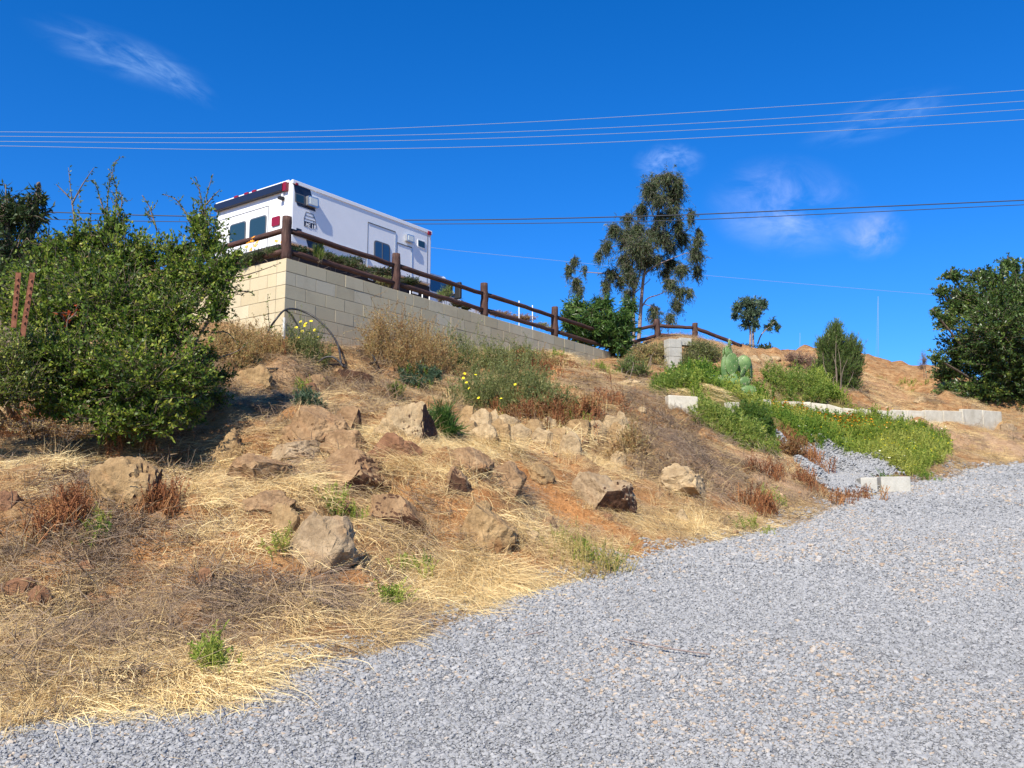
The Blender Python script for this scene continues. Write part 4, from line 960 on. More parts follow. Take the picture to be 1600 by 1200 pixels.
slab('concrete_block', g, Vector((g2.x, g.y+.05, pt(1089, 642, g.y+.05).z)), top-g.z, .2, M_CONC, 'single white concrete block on the crest of the straw bank', 'block')
g = G(1352, 767); sz = .19*1.0
Yb = g.y; a = pt(1345, 764, Yb); b = pt(1373, 766, Yb-.02); hb = pt(1345, 746, Yb).z - a.z
def cblock(cx, cy, cz, yaw, l, w, h, lab):
    e = empty('concrete_block', (cx, cy, cz), lab, 'block', 'grey blocks at the edge of the drive'); mt = Matrix.Translation((cx, cy, cz)) @ Matrix.Rotation(yaw, 4, 'Z')
    mb = MB().box((-l/2, -w/2, -.06), (l/2, w/2, h), mt); mb.build('shell', M_CONCG, e, bev=.01)
cblock(a.x+.16, Yb+.22, a.z, R(80), .44, .22, hb, 'left block of the two grey concrete blocks at the drive edge')
q = pt(1398, 763, Yb+.2); cblock(q.x, Yb+.22, q.z, R(-6), .40, .2, hb*1.02, 'right block of the two grey concrete blocks at the drive edge')
edg = empty('concrete_edging', G(1400, 655), 'low curved white concrete edging between the flower meadow and the brown bank', 'edging')
ep = [(1216,637,628),(1242,638,631),(1268,638,633),(1293,641,634),(1318,648,637),(1345,651,640),(1372,655,641),(1395,657,642),(1418,658,641),(1446,659,642),(1475,660,642),(1505,661,642),(1537,662,639),(1567,664,645)]
pts_ = []
for px, yb, ytop in ep:
    pts_.append((px, yb, ytop, G(px, yb+3).y))
_pf = np.polyfit([q[0] for q in pts_], [q[3] for q in pts_], 2)
pts_ = [(pt(q[0], q[1]+3, float(np.polyval(_pf, q[0]))), pt(q[0], q[2], float(np.polyval(_pf, q[0]))).z - pt(q[0], q[1]+3, float(np.polyval(_pf, q[0]))).z) for q in pts_]
for i in range(len(pts_)-1):
    (a, ha), (b, hb_) = pts_[i], pts_[i+1]; h_ = max(.16, (ha+hb_)/2)
    d = (b-a); d.z = 0; d.normalize()
    slab('edging_panel', a + d*.006, b - d*.006, h_ + (.012 if i % 2 else 0), .07, M_CONC, None, None, tilt=.0 + .02*(i % 2), parts=edg, sink=.15)
for i, (x0, x1, yb, yt_, lab) in enumerate([(1193,1206,642,624,'small white concrete piece right of the cactus and left of its twin'),(1208,1217,641,626,'narrow white concrete piece between the two wider ones in the meadow'),(1224,1250,641,627,'wide white concrete piece half hidden by weeds right of the narrow one'),(1137,1156,640,628,'low white concrete piece under the cactus pads')]):
    a = G(x0, yb); b = pt(x1, yb, a.y+.06); slab('concrete_piece', a, b, pt(x0, yt_, a.y).z-a.z, .12, M_CONC, lab, 'concrete', group='white concrete pieces in the weeds')

# ------------------------------------------------------------------ hoses, conduit, sticks
def curve_pts(p, n=6):
    out = []; P_ = [Vector(q) for q in p]; P_ = [P_[0]*2-P_[1]] + P_ + [P_[-1]*2-P_[-2]]
    for i in range(1, len(P_)-2):
        for k in range(n):
            t = k/n; a, b, c, d = P_[i-1:i+3]
            out.append(.5*((2*b) + (c-a)*t + (2*a-5*b+4*c-d)*t*t + (3*b-a-3*c+d)*t**3))
    out.append(P_[-2]); return out
def hose(p, r, m, name, label, cat, n=8): return tag(MB().tube(curve_pts(p), r, n).build(name, m, smooth=True), label, cat)
yc = 13.05
hose([G(408,560,.03), pt(418,520,12.9), pt(432,498,12.9), pt(446,484,13.05), pt(466,484,13.3), pt(492,496,13.3), pt(515,518,13.1), pt(528,540,12.8), pt(533,566,12.4), G(536,577,.03)], .015, M_HOSE, 'irrigation_hose', 'thick black hose arching from the wall corner down to the slope', 'hose')
hose([G(462,582,.03), G(500,580,.03), pt(499,566,12.25), pt(507,559,12.2), pt(520,558,12.2), pt(531,566,12.2), pt(537,574,12.2), G(536,577,.03), G(505,580,.05), G(430,584,.03), G(395,580,.02)], .014, M_HOSE, 'irrigation_hose', 'thin black hose making a small upright loop on the slope', 'hose')
hose([G(558,552,.02), G(575,554,.03), pt(584,558,12.9), pt(586,566,12.8), G(578,572,.02)], .015, M_HOSE, 'irrigation_hose', 'short bent hose end lying right of the hose loop', 'hose')
hose([G(406,618,.02), G(425,619,.05), G(442,624,.02)], .022, M_HOSE, 'hose_offcut', 'short straight piece of black hose above the large rounded boulder', 'hose')
hose([pt(446,484,13.08), pt(455,492,13.15), pt(463,505,13.2), pt(470,520,13.2)], .014, M_HOSE, 'irrigation_hose', 'short hose tail hanging beside the grey conduit at the wall corner', 'hose')
cpx = wpos(-.02, -.03, 0); tag(MB().tube([Vector((cpx.x, cpx.y, 2.2)), Vector((cpx.x, cpx.y, WTOP-.9))], .017, 10).build('conduit', M_PIPE, smooth=True), 'grey vertical conduit standing at the corner of the block wall', 'pipe')
hose([Vector((*G(975,1031)[:2], gravel_z(*G(975,1031)[:2])+.03)), Vector((*G(1010,1036)[:2], gravel_z(*G(1010,1036)[:2])+.035)), Vector((*G(1050,1041)[:2], gravel_z(*G(1050,1041)[:2])+.03)), Vector((*G(1110,1046)[:2], gravel_z(*G(1110,1046)[:2])+.03))], .0045, M_PALEBARK, 'twig', 'long thin dry twig lying on the open gravel', 'twig', 5)
hose([Vector((*G(820,1022)[:2], gravel_z(*G(820,1022)[:2])+.03)), Vector((*G(850,1019)[:2], gravel_z(*G(850,1019)[:2])+.035))], .004, M_PALEBARK, 'twig', 'short pale straw stalk lying on gravel left of the long twig', 'twig', 5)

# rusty stakes at the left
for (x0, y0, x1, y1, lab) in [(21,492,29,426,'left one of two rusty steel stakes in front of the left tree'),(35,506,51,426,'right one of two rusty steel stakes leaning beside the bush')]:
    b0 = pt(x0, y0+20, 8.0); t1 = pt(x1, y1, 8.0); d = (t1-b0); mb = MB()
    u = Vector((1,.3,0)).normalized(); v = d.normalized().cross(u).normalized(); w_ = .022
    for (c, s1, s2) in ((Vector((0,0,0)), w_, .004), (v*.018, .004, .018)):
        q = [b0+c+u*s1+v*s2, b0+c-u*s1+v*s2, b0+c-u*s1-v*s2, b0+c+u*s1-v*s2]; mb.prism(q, d)
    for k in range(7):
        c = b0 + d*(.2+.11*k) - v*.01; mb.add([c+u*.008, c-u*.008, c-u*.008+d.normalized()*.02, c+u*.008+d.normalized()*.02, c-v*.014], [(0,1,4),(1,2,4),(2,3,4),(3,0,4)])
    tag(mb.build('steel_stake', M_RUSTY), lab, 'stake', 'rusty steel stakes')

# ------------------------------------------------------------------ chain link fence on the terrace, white posts
clf = empty('chain_link_fence', wpos(5.5, 1.1, WTOP), 'low chain link fence with thin white posts behind the log fence', 'fence')
def terr(s, n): p = wpos(s, n, 0); return Vector((p.x, p.y, WTOP-.05))
def white_post(px, ytop, n_, name='post'):
    a, b = ray(px, ytop); c0 = wpos(0, n_, 0); M = np.array([[WD.x, -a], [WD.y, -1]]); s, Y = np.linalg.solve(M, [-c0.x, -c0.y])
    p = Vector((a*Y, Y, b*Y)); return s, p
top_line = []
for px, yt in ((641,446),(660,452),(671,458),(811,470),(832,477)):
    s, p = white_post(px, yt, .9 if px > 700 else .5); MB().tube([Vector((p.x, p.y, WTOP-.2)), p], .010, 8).build('post', M_WPOST, clf, smooth=True)
mb = MB(); c0 = wpos(0, .92, 0)
sA, sB = 5.0, 9.0; hz = lambda s: WTOP + .30 - .03*abs(s-7) + .02*math.sin(s*5)
cell = .055
k = 0
def seg(a, b, r=.0022):
    d = (b-a).normalized(); u = d.cross(Vector((WN.x, WN.y, 0))).normalized()*r; w_ = Vector((WN.x, WN.y, 0))*r; mb.add([a-u, b-u, b+u, a+u, a-w_, b-w_, b+w_, a+w_], [(0,1,2,3),(4,5,6,7)])
s = sA
while s < sB:
    for dr in (1, -1):
        a = c0 + WD*s + Vector((0,0,WTOP-.05)); e = .36; b = c0 + WD*(s+dr*e*.9) + Vector((0,0,WTOP-.05+e)); seg(a, b)
    s += cell
mb.build('mesh_netting', M_GALV, clf)
# masts on the far hill
def mast(px, y0, y1, Y, r, lab, wires=True):
    b0 = pt(px-1, y1, Y); t1 = pt(px+1, y0, Y); b0.z -= 1.5
    e = empty('mast', b0, lab, 'mast'); MB().tube([b0, t1], [r, r*.7], 8).build('pole', M_WIRE, e, smooth=True)
    if wires:
        MB().tube([t1, b0 + Vector((-.22, 0, 0))], r*.3, 5).build('guy_wire', M_WIRE, e)
mast(1371, 463, 566, 60, .016, 'tall thin grey mast rising from the far hill crest'); mast(1249, 520, 550, 60, .014, 'short thin pole on the far crest left of the green conifer', False)

# ------------------------------------------------------------------ power lines
def wire(p, r, m, lab): return tag(MB().tube(curve_pts([pt(*q) for q in p], 8), r, 5).build('power_line', m, smooth=True), lab, 'cable', 'power lines across the sky')
Z1 = 36
wire([(-300,204,Z1),(0,206,Z1),(400,207,Z1),(800,192,Z1),(1200,168,Z1),(1600,141,Z1),(1900,118,Z1)], .011, M_WIRE, 'topmost of the four pale cables high across the sky')
wire([(-300,210,Z1),(0,213,Z1),(400,215,Z1),(800,206,Z1),(1200,186,Z1),(1600,158,Z1),(1900,138,Z1)], .011, M_WIRE, 'second pale cable from the top across the sky')
wire([(-300,218,Z1),(0,221,Z1),(400,223,Z1),(800,215,Z1),(1200,197,Z1),(1600,171,Z1),(1900,150,Z1)], .011, M_WIRE, 'third pale cable from the top across the sky')
wire([(-300,222,Z1),(0,228,Z1),(400,234,Z1),(800,228,Z1),(1200,210,Z1),(1600,187,Z1),(1900,166,Z1)], .012, M_WIRE, 'lowest of the four pale cables high across the sky')
wire([(-300,322,40),(90,332,40),(250,337,40),(640,344,40),(1000,338,40),(1300,326,40),(1600,313,40),(1900,300,40)], .026, M_WIRED, 'thicker dark cable passing behind the truck and in front of the tall gum tree')
wire([(-300,330,40),(90,343,40),(250,346,40),(640,350,40),(1000,346,40),(1300,334,40),(1600,320,40),(1900,307,40)], .018, M_WIRED, 'thinner dark cable just below the thicker dark one')
wire([(500,355,70),(660,385,70),(900,410,70),(1100,430,70),(1440,459,70),(1600,470,70)], .012, M_WIRE, 'faint cable falling to the right behind the tall gum tree')

# ------------------------------------------------------------------ plants
def tubes_np(A, Bm, Bt, r0, r1):
    """three-sided tubes through three rings each"""
    n = len(A); P_ = np.stack([A, Bm, Bt], 1); d = Bt-A; d /= np.linalg.norm(d, axis=1, keepdims=True)+1e-9
    ref = np.where(np.abs(d[:, 2:3]) < .9, np.array([[0,0,1.]]), np.array([[1.,0,0]])); u = np.cross(d, ref); u /= np.linalg.norm(u, axis=1, keepdims=True)+1e-9; v = np.cross(d, u)
    rr = np.stack([r0, (r0+r1)/2, r1], 1); V = []
    for k in range(3):
        q = 2*math.pi*k/3; V.append(P_ + (u*math.cos(q)+v*math.sin(q))[:, None, :]*rr[..., None])
    V = np.stack(V, 2).reshape(-1, 3)                    # n,3 rings,3 sides
    base = (np.arange(n)*9)[:, None, None]; Fs = []
    for i in range(2):
        for k in range(3):
            k2 = (k+1) % 3; Fs.append(np.array([i*3+k, i*3+k2, (i+1)*3+k2, (i+1)*3+k]))
    return V, (base + np.array(Fs)[None]).reshape(-1, 4)
def leaves_np(c, d, L, Wd, r, fold=.25):
    """one bent diamond (two triangles folded on the midrib) per leaf"""
    d = d/(np.linalg.norm(d, axis=1, keepdims=True)+1e-9); rnd = r.normal(size=c.shape); s = np.cross(d, rnd); s /= np.linalg.norm(s, axis=1, keepdims=True)+1e-9; nn = np.cross(d, s)
    L = L[:, None]; Wd = Wd[:, None]
    V = np.stack([c, c+d*L*.42+s*Wd*.5+nn*Wd*fold*.4, c+d*L-nn*L*.08, c+d*L*.42-s*Wd*.5+nn*Wd*fold*.4], 1).reshape(-1, 3)
    return V, np.arange(len(c)*4).reshape(-1, 4)
def grow(name, label, cat, basept, blobs, ntw, twl, nlf, leaf, lm, bark, trunk_r=.05, droop=0., seed=1, group=None, limbs=True, tmean=.5, tsd=.22, spray=.5, surf=.45, upright=0., lfspread=.9, jit=.10):
    """blobs: (px, py, rx px, ry px, depth)"""
    r = np.random.default_rng(seed); base = Vector(basept); e = empty(name, base, label, cat, group); b0 = np.array(base)
    cs = []; rs = []
    for (px, py, rx, ry, Y) in blobs:
        c = pt(px, py, Y); cs.append(np.array(c)); rs.append((rx*Y/F, (rx+ry)/2*Y/F, ry*Y/F))
    cs = np.array(cs); rs = np.array(rs); w = rs[:,0]*rs[:,2]; w = w/w.sum(); bi = r.choice(len(cs), ntw, p=w)
    v = r.normal(size=(ntw, 3)); v /= np.linalg.norm(v, axis=1, keepdims=True); rad = r.random(ntw)**surf
    tip = cs[bi] + v*rad[:, None]*rs[bi]*(1+jit*r.normal(size=(ntw,1)))
    hub = cs[bi] + r.normal(size=(ntw,3))*.18*rs[bi] - np.array([0,0,.3])*rs[bi][:,2:3]
    dr = tip-hub; dl = np.linalg.norm(dr, axis=1, keepdims=True)+1e-9; dirn = dr/dl
    start = tip - dirn*np.minimum(dl, twl*r.uniform(.7, 1.4, (ntw,1))); start = start
    dirn = dirn + np.array([0,0,upright]); tip2 = tip + np.array([0,0,-droop*twl])*r.uniform(.3, 1.2, (ntw,1)) + np.array([0,0,upright*twl*.4])
    mid = (start+tip2)/2 + r.normal(size=(ntw,3))*twl*.08 + np.array([0,0,droop*twl*.25])
    V1, F1 = tubes_np(start, mid, tip2, np.full(ntw, .006*max(.5, trunk_r/.05)), np.full(ntw, .002))
    # limbs
    mb = MB()
    if limbs:
        for c, rr in zip(cs, rs):
            m_ = base.lerp(Vector(c), .45) + Vector((r.normal()*.08, r.normal()*.08, .12))*float(np.linalg.norm(c-b0))*.5; m_.z = min(m_.z, float(c[2]))
            ln_ = curve_pts([base + Vector((r.normal()*.04, r.normal()*.04, -.1)), m_, Vector(c) , Vector(c)+Vector((r.normal()*.3, r.normal()*.3, .45))*float(rr[2])], 5)
            q = len(ln_); mb.tube(ln_, [trunk_r*(1-.85*i/(q-1))*r.uniform(.9, 1.05) for i in range(q)], 7)
        k = min(ntw, 500); sel = r.choice(ntw, k, replace=False)
        for j in sel: mb.tube([Vector(hub[j]), Vector((hub[j]+start[j])/2)+Vector(r.normal(size=3))*.03, Vector(start[j])], [trunk_r*.16+.003, trunk_r*.12+.002, .004], 4, cap=False)
    if mb.v:
        m0 = len(mb.v); Vt = np.concatenate([np.array(mb.v), V1]); me = bpy.data.meshes.new('trunk'); 
        me.from_pydata(Vt.tolist(), [], mb.f + (F1+m0).tolist())
    else: me = mesh_np('trunk', V1, F1)
    link('trunk', me, bark, e, smooth=True)
    # leaves
    t = r.uniform(.12, 1.05, (ntw, nlf)); T_ = t[..., None]
    c = (start[:,None]*(1-T_)**2 + 2*mid[:,None]*T_*(1-T_) + tip2[:,None]*T_**2) + r.normal(size=(ntw, nlf, 3))*.01
    tw = (tip2-start); tw /= np.linalg.norm(tw, axis=1, keepdims=True)+1e-9
    d = tw[:,None]*spray + r.normal(size=(ntw, nlf, 3))*lfspread*.6 + np.array([0,0,-droop+.15+upright])
    c = c.reshape(-1,3); d = d.reshape(-1,3); nL = len(c)
    V2, F2 = leaves_np(c, d, leaf[0]*r.uniform(.55, 1.25, nL), leaf[1]*r.uniform(.7, 1.2, nL), r)
    tb = np.repeat(np.clip(r.normal(tmean, tsd*.8, ntw) , 0, 1), nlf)
    tint = np.clip(tb + r.normal(0, tsd*.5, nL), 0, 1)
    link('crown', mesh_np('crown', V2, F2, tint), lm, e)
    return e
L_BUSH = leafmat('bush leaves', [(0, (.03,.055,.01)), (.35, (.08,.14,.018)), (.62, (.17,.25,.03)), (.85, (.29,.36,.05)), (1, (.42,.42,.07))], .42)
L_DARK = leafmat('dark leaves', [(0, (.018,.035,.014)), (.5, (.045,.075,.022)), (.85, (.09,.13,.035)), (1, (.16,.13,.05))], .25)
L_YG = leafmat('yellow green leaves', [(0, (.06,.10,.015)), (.5, (.17,.22,.03)), (1, (.36,.36,.07))])
L_GUM = leafmat('gum leaves', [(0, (.025,.04,.02)), (.5, (.07,.10,.042)), (.85, (.13,.17,.06)), (1, (.22,.19,.11))], .3, .5)
L_GUM2 = leafmat('blue green leaves', [(0, (.03,.06,.03)), (.5, (.085,.14,.075)), (1, (.19,.26,.14))], .3, .45)
L_PINE = leafmat('fine needles', [(0, (.045,.09,.02)), (.5, (.14,.21,.05)), (1, (.30,.36,.10))], .42)
L_LONG = leafmat('glossy long leaves', [(0, (.025,.06,.014)), (.5, (.08,.16,.03)), (1, (.22,.32,.08))], .35, .4, .45)
L_RTREE = leafmat('carob leaves', [(0, (.025,.055,.014)), (.5, (.075,.13,.025)), (.85, (.16,.23,.04)), (1, (.28,.30,.06))], .35, .4, .45)
L_GREYSH = leafmat('grey green leaves', [(0, (.09,.12,.03)), (.5, (.24,.27,.09)), (1, (.46,.42,.18))], .45)
L_BRUSH = leafmat('brown brush', [(0, (.20,.075,.03)), (.35, (.40,.24,.10)), (.75, (.56,.41,.18)), (1, (.30,.32,.10))], .45)
L_MEAD = leafmat('meadow leaves', [(0, (.06,.13,.02)), (.5, (.19,.29,.045)), (1, (.42,.44,.10))], .45)
L_AIRY = leafmat('airy weed', [(0, (.30,.24,.06)), (.5, (.52,.42,.14)), (1, (.72,.57,.24))], .4)
L_PINK = leafmat('pinkish heads', [(0, (.20,.10,.07)), (.5, (.33,.20,.14)), (1, (.42,.33,.22))], .3)

# big bush at the left
BY = 9.0
bushb = G(205, 690)
grow('leafy_bush', 'largest leafy green bush in front of the left end of the block wall', 'bush', bushb,
     [(130,425,70,60,9.2),(190,400,55,65,9.3),(290,425,60,50,9.3),(325,375,42,50,9.4),(330,430,60,45,9.2),(90,480,85,75,8.8),(180,480,90,80,8.9),(270,490,70,70,8.9),(120,570,100,75,8.5),(215,590,95,80,8.5),(290,580,50,55,8.7),
      (175,655,75,35,8.4),(240,650,60,40,8.5),(60,560,70,70,8.4),(90,630,60,40,8.4),(355,410,30,28,9.3),(312,345,22,34,9.4),(240,455,60,42,9.2),(60,430,60,50,9.2),(30,480,50,50,8.9),(340,480,30,40,9.1),(150,430,70,50,9.1),(230,520,70,60,8.8),(370,400,18,14,9.4),(180,350,22,34,9.3),(225,395,46,38,9.3),(150,372,36,36,9.2),(90,380,34,34,9.2),(270,392,36,32,9.3),(120,375,26,36,9.2),(300,640,35,30,8.9)],
     5600, .27, 15, (.046,.024), L_BUSH, M_BARK, .018, seed=11, jit=.2, tmean=.5, tsd=.28, surf=.4)
# tall shoots standing out of the bush
def shoots(lst, label, seed, leaf=(.035,.016), lm=L_BUSH, dens=34, name='sapling', cat='sapling', tmean=.4):
    r = np.random.default_rng(seed); 
    base = pt(*lst[0][0]); e = empty(name, base, label, cat); mb = MB(); Cs = []; Ds = []
    for p in lst:
        q = curve_pts([pt(*w) for w in p], 8); mb.tube(q, [.009*(1-.7*i/len(q)) for i in range(len(q))], 5)
        for i in range(len(q)-1):
            for _ in range(max(1, int(dens*(q[i+1]-q[i]).length))):
                t = r.random(); c = q[i].lerp(q[i+1], t); d = (q[i+1]-q[i]).normalized()*.6 + Vector(r.normal(size=3))*.6; Cs.append(c + Vector(r.normal(size=3))*.012); Ds.append(d)
                if r.random() < .10:
                    tipp = c + (d.normalized()*r.uniform(.06, .16)); mb.tube([c, tipp], [.004,.002], 4)
                    for k in range(6): Cs.append(c.lerp(tipp, r.uniform(.2, 1))); Ds.append(d + Vector(r.normal(size=3))*.6)
    mb.build('stem', M_BARK, e, smooth=True); n = len(Cs)
    V2, F2 = leaves_np(np.array(Cs), np.array(Ds), leaf[0]*r.uniform(.6, 1.3, n), leaf[1]*r.uniform(.7, 1.2, n), r)
    link('foliage', mesh_np('foliage', V2, F2, np.clip(r.normal(tmean, .2, n), 0, 1)), lm, e)
shoots([[(118,360,9.2),(112,310,9.2),(107,262,9.2)],[(112,320,9.2),(128,290,9.2),(147,262,9.2)],[(110,310,9.2),(98,298,9.2),(88,288,9.2)]], 'tall thin forked shoot standing highest at the left of the bush top', 21, dens=60)
shoots([[(172,370,9.3),(168,310,9.3),(180,252,9.3)],[(178,350,9.3),(182,300,9.3),(176,275,9.3)],[(166,340,9.3),(156,310,9.3),(152,292,9.3)],[(176,360,9.3),(190,320,9.3),(188,300,9.3)]], 'dense pointed shoot rising from the middle of the bush top', 22, dens=150)
shoots([[(318,360,9.4),(322,310,9.4),(333,272,9.4)],[(318,330,9.4),(312,300,9.4),(308,282,9.4)],[(300,350,9.4),(278,315,9.4),(255,303,9.4)],[(322,320,9.4),(335,305,9.4),(342,298,9.4)]], 'thin leafy shoots at the right of the bush top beside the truck', 23, dens=95)
shoots([[(245,360,9.3),(234,325,9.3),(222,305,9.3)],[(240,340,9.3),(232,335,9.3),(228,330,9.3)]], 'single sparse arching twig above the dip of the bush top', 24, dens=28)
shoots([[(340,560,9.2),(372,548,9.2),(388,534,9.2)],[(345,460,9.3),(385,455,9.3),(398,462,9.3)],[(350,440,9.3),(400,425,9.3),(436,412,9.3)],[(330,520,9.2),(355,520,9.2),(372,540,9.2)]], 'sparse side twigs reaching from the bush across the block wall', 25, dens=45, leaf=(.03,.014))
shoots([[(425,540,12.6),(420,500,12.6),(418,460,12.6)]], 'lone upright leafy stem against the short face of the wall', 26, dens=70, leaf=(.04,.018))
# lower growth of the bush on the ground to the right
grow('low_shrub', 'low sprawling green growth on the ground right of the big bush', 'shrub', G(320, 640),
     [(300,600,50,30,9.3),(335,620,40,22,9.5),(345,585,28,22,9.6),(315,555,35,30,9.5)], 420, .25, 12, (.036,.017), L_BUSH, M_BARK, .012, seed=12, tmean=.4)
grow('dark_tree', 'dark long leaved tree at the upper left corner behind the bush', 'tree', pt(20, 600, 11.2),
     [(10,320,50,45,11),(50,330,32,45,11),(20,390,65,55,11),(70,390,40,40,11.2),(-60,360,60,80,11.2),(15,440,60,40,11.1),(-60,450,70,60,11.2),(60,300,20,20,11)], 1050, .34, 13, (.10,.026), L_DARK, M_BARK, .06, droop=.35, seed=13, tmean=.45)
grow('yellow_green_shrub', 'yellow green shrub at the left edge below the rusty stakes', 'shrub', G(20, 660),
     [(15,560,55,50,8.0),(-50,560,60,60,8.1),(45,590,40,40,8.0),(10,610,50,35,7.9),(-50,620,50,40,7.9),(50,540,25,30,8.2)], 900, .24, 13, (.035,.018), L_YG, M_BARK, .02, seed=14, tmean=.4, tsd=.3)
grow('low_shrub', 'dry orange tinged low growth between the yellow shrub and the bush', 'shrub', G(60, 690),
     [(50,665,55,20,8.0),(120,672,40,16,8.1),(-10,660,40,25,8.0)], 260, .16, 9, (.028,.011), L_BRUSH, M_BARK, .008, seed=15, tmean=.4)
shoots([[(104,520,8.35),(106,500,8.3),(110,488,8.3)],[(104,505,8.35),(98,495,8.3),(94,492,8.3)],[(106,500,8.3),(116,492,8.3),(120,486,8.3)]], 'sprig of bright red leaves inside the front of the big bush', 27, lm=leafmat('red leaves', [(0, (.3,.03,.01)), (1, (.55,.12,.03))]), dens=120, leaf=(.035,.016))

# gum tree far behind
s4 = lambda x, y: (840+x/4, 240+y/4)
TY = 46
gum = [(810,130,80,55),(700,200,55,85),(850,230,70,85),(760,260,60,60),(650,330,50,60),(960,360,30,55),(480,450,60,55),(620,450,65,60),(640,560,115,90),(560,500,70,70),(430,550,42,55),(380,610,25,32),(790,500,52,70),(900,500,55,65),(1000,520,35,60),(990,600,52,65),(1000,700,34,48),(540,640,52,40),(690,640,65,55),
       (460,730,50,55),(430,800,32,50),(590,750,50,55),(830,660,50,42),(900,700,50,50),(830,780,50,45),(890,840,50,42),(950,840,26,36),(870,920,42,42),(830,1000,36,34),(730,960,42,50),(740,1030,34,26),(560,850,42,34),(230,650,36,36),(195,700,28,45),(240,780,42,52),(295,700,24,24),(260,830,24,30),(880,420,40,60),(840,340,50,60),(1010,470,28,30),(720,470,55,55),(770,380,45,55),(830,560,45,50),(755,640,45,45),(560,690,45,40),(520,770,38,36),(650,650,50,40),(800,720,40,36),(730,150,50,60),(880,160,40,60),(560,380,40,40)]
blobs = [(*s4(x, y), a/4, b/4, TY + random.uniform(-1.2, 1.2)) for x, y, a, b in gum]
gb = pt(995, 545, TY)
gt = grow('gum_tree', 'tall drooping gum tree rising behind the log fence against the sky', 'tree', gb, [(a,b,c*1.3,d*1.22,e) for a,b,c,d,e in blobs], 7000, .75, 17, (.16,.028), L_GUM, M_PALEBARK, .0, droop=.75, seed=31, limbs=False, tmean=.5, tsd=.25, surf=.5, jit=.3)
mb = MB()
for pl_, r0 in [([(600,1200),(600,1050),(598,850),(590,700),(600,520)], .16), ([(630,1200),(640,1050),(650,900),(665,760),(700,600),(740,420),(780,280),(805,120)], .17), ([(600,880),(625,800),(650,690),(660,560)], .09), ([(650,960),(690,905),(760,880),(840,840)], .07),
                ([(700,620),(800,520),(870,440),(940,380)], .08), ([(660,760),(740,700),(830,660),(930,620)], .07), ([(600,840),(530,800),(440,760)], .06), ([(590,760),(430,750),(300,740),(240,730)], .06), ([(640,560),(560,520),(470,470)], .07), ([(610,870),(700,790),(690,785)], .04),
                ([(740,420),(700,330),(680,240)], .06), ([(930,620),(985,640),(1000,700)], .04), ([(840,840),(900,870),(850,990)], .04), ([(660,940),(720,960),(735,1000)], .04), ([(600,560),(480,580),(390,600)], .04)]:
    q = curve_pts([pt(*s4(x, y), TY) for x, y in pl_], 5); mb.tube(q, [r0*.62*(1-.75*i/len(q)) for i in range(len(q))], 8)
mb.build('limb', M_PALEBARK, gt, smooth=True)
# round crowned tree on the hill
TY2 = 34
rt = [(1320,920,90,45),(1250,945,42,42),(1400,930,42,50),(1330,990,80,50),(1300,1050,38,34),(1360,1050,30,40),(1470,1035,30,28),(1500,1075,20,22),(1445,1075,24,20),(1230,1000,24,30)]
t2 = grow('round_tree', 'small slender tree with a rounded crown on the far hill', 'tree', pt(1174, 548, TY2), [(*s4(x, y), a/4, b/4, TY2+random.uniform(-.4,.4)) for x, y, a, b in rt], 620, .35, 11, (.13,.036), L_GUM2, M_PALEBARK, .0, droop=.4, seed=33, limbs=False, tmean=.45, surf=.36)
mb = MB()
for pl_, r0 in [([(1328,1210),(1330,1120),(1322,1070),(1290,990)], .05), ([(1348,1210),(1346,1120),(1350,1050),(1340,920)], .05), ([(1375,1190),(1400,1130),(1450,1080),(1480,1050)], .03), ([(1346,1100),(1380,1020),(1400,950)], .025)]:
    q = curve_pts([pt(*s4(x, y), TY2) for x, y in pl_], 5); mb.tube(q, [r0*(1-.7*i/len(q)) for i in range(len(q))], 6)
mb.build('limb', M_PALEBARK, t2, smooth=True)
# feathery conifer-like shrub
PY = 21.3
grow('feathery_shrub', 'upright feathery green shrub standing on the bank left of the mast', 'shrub', G(1312, 626),
     [(1305,530,20,20,PY),(1300,548,26,24,PY),(1328,552,24,26,PY),(1310,580,38,30,PY),(1305,605,34,22,PY),(1335,575,18,24,PY),(1285,545,12,16,PY),(1322,605,26,20,PY),(1290,575,16,22,PY),(1308,515,10,10,PY)], 3600, .26, 20, (.08,.010), L_PINE, M_BARK, .01, seed=35, upright=.9, spray=1.0, tmean=.45, surf=.4)
grow('pinkish_shrub', 'pinkish brown dry shrub on the hill left of the feathery shrub', 'shrub', pt(1255, 590, 24.5),
     [(1250,562,26,14,24.5),(1272,568,20,14,24.5),(1235,558,14,10,24.5),(1268,580,18,14,24)], 420, .22, 12, (.05,.012), L_PINK, M_BARK, .02, seed=36, upright=.4)
grow('dark_scrub', 'dark low scrub at the foot of the small round crowned tree', 'shrub', pt(1185, 552, 27), [(1165,543,12,6,27),(1195,544,16,9,27),(1208,550,12,7,26.5)], 220, .2, 9, (.06,.03), L_DARK, M_BARK, .015, seed=37)
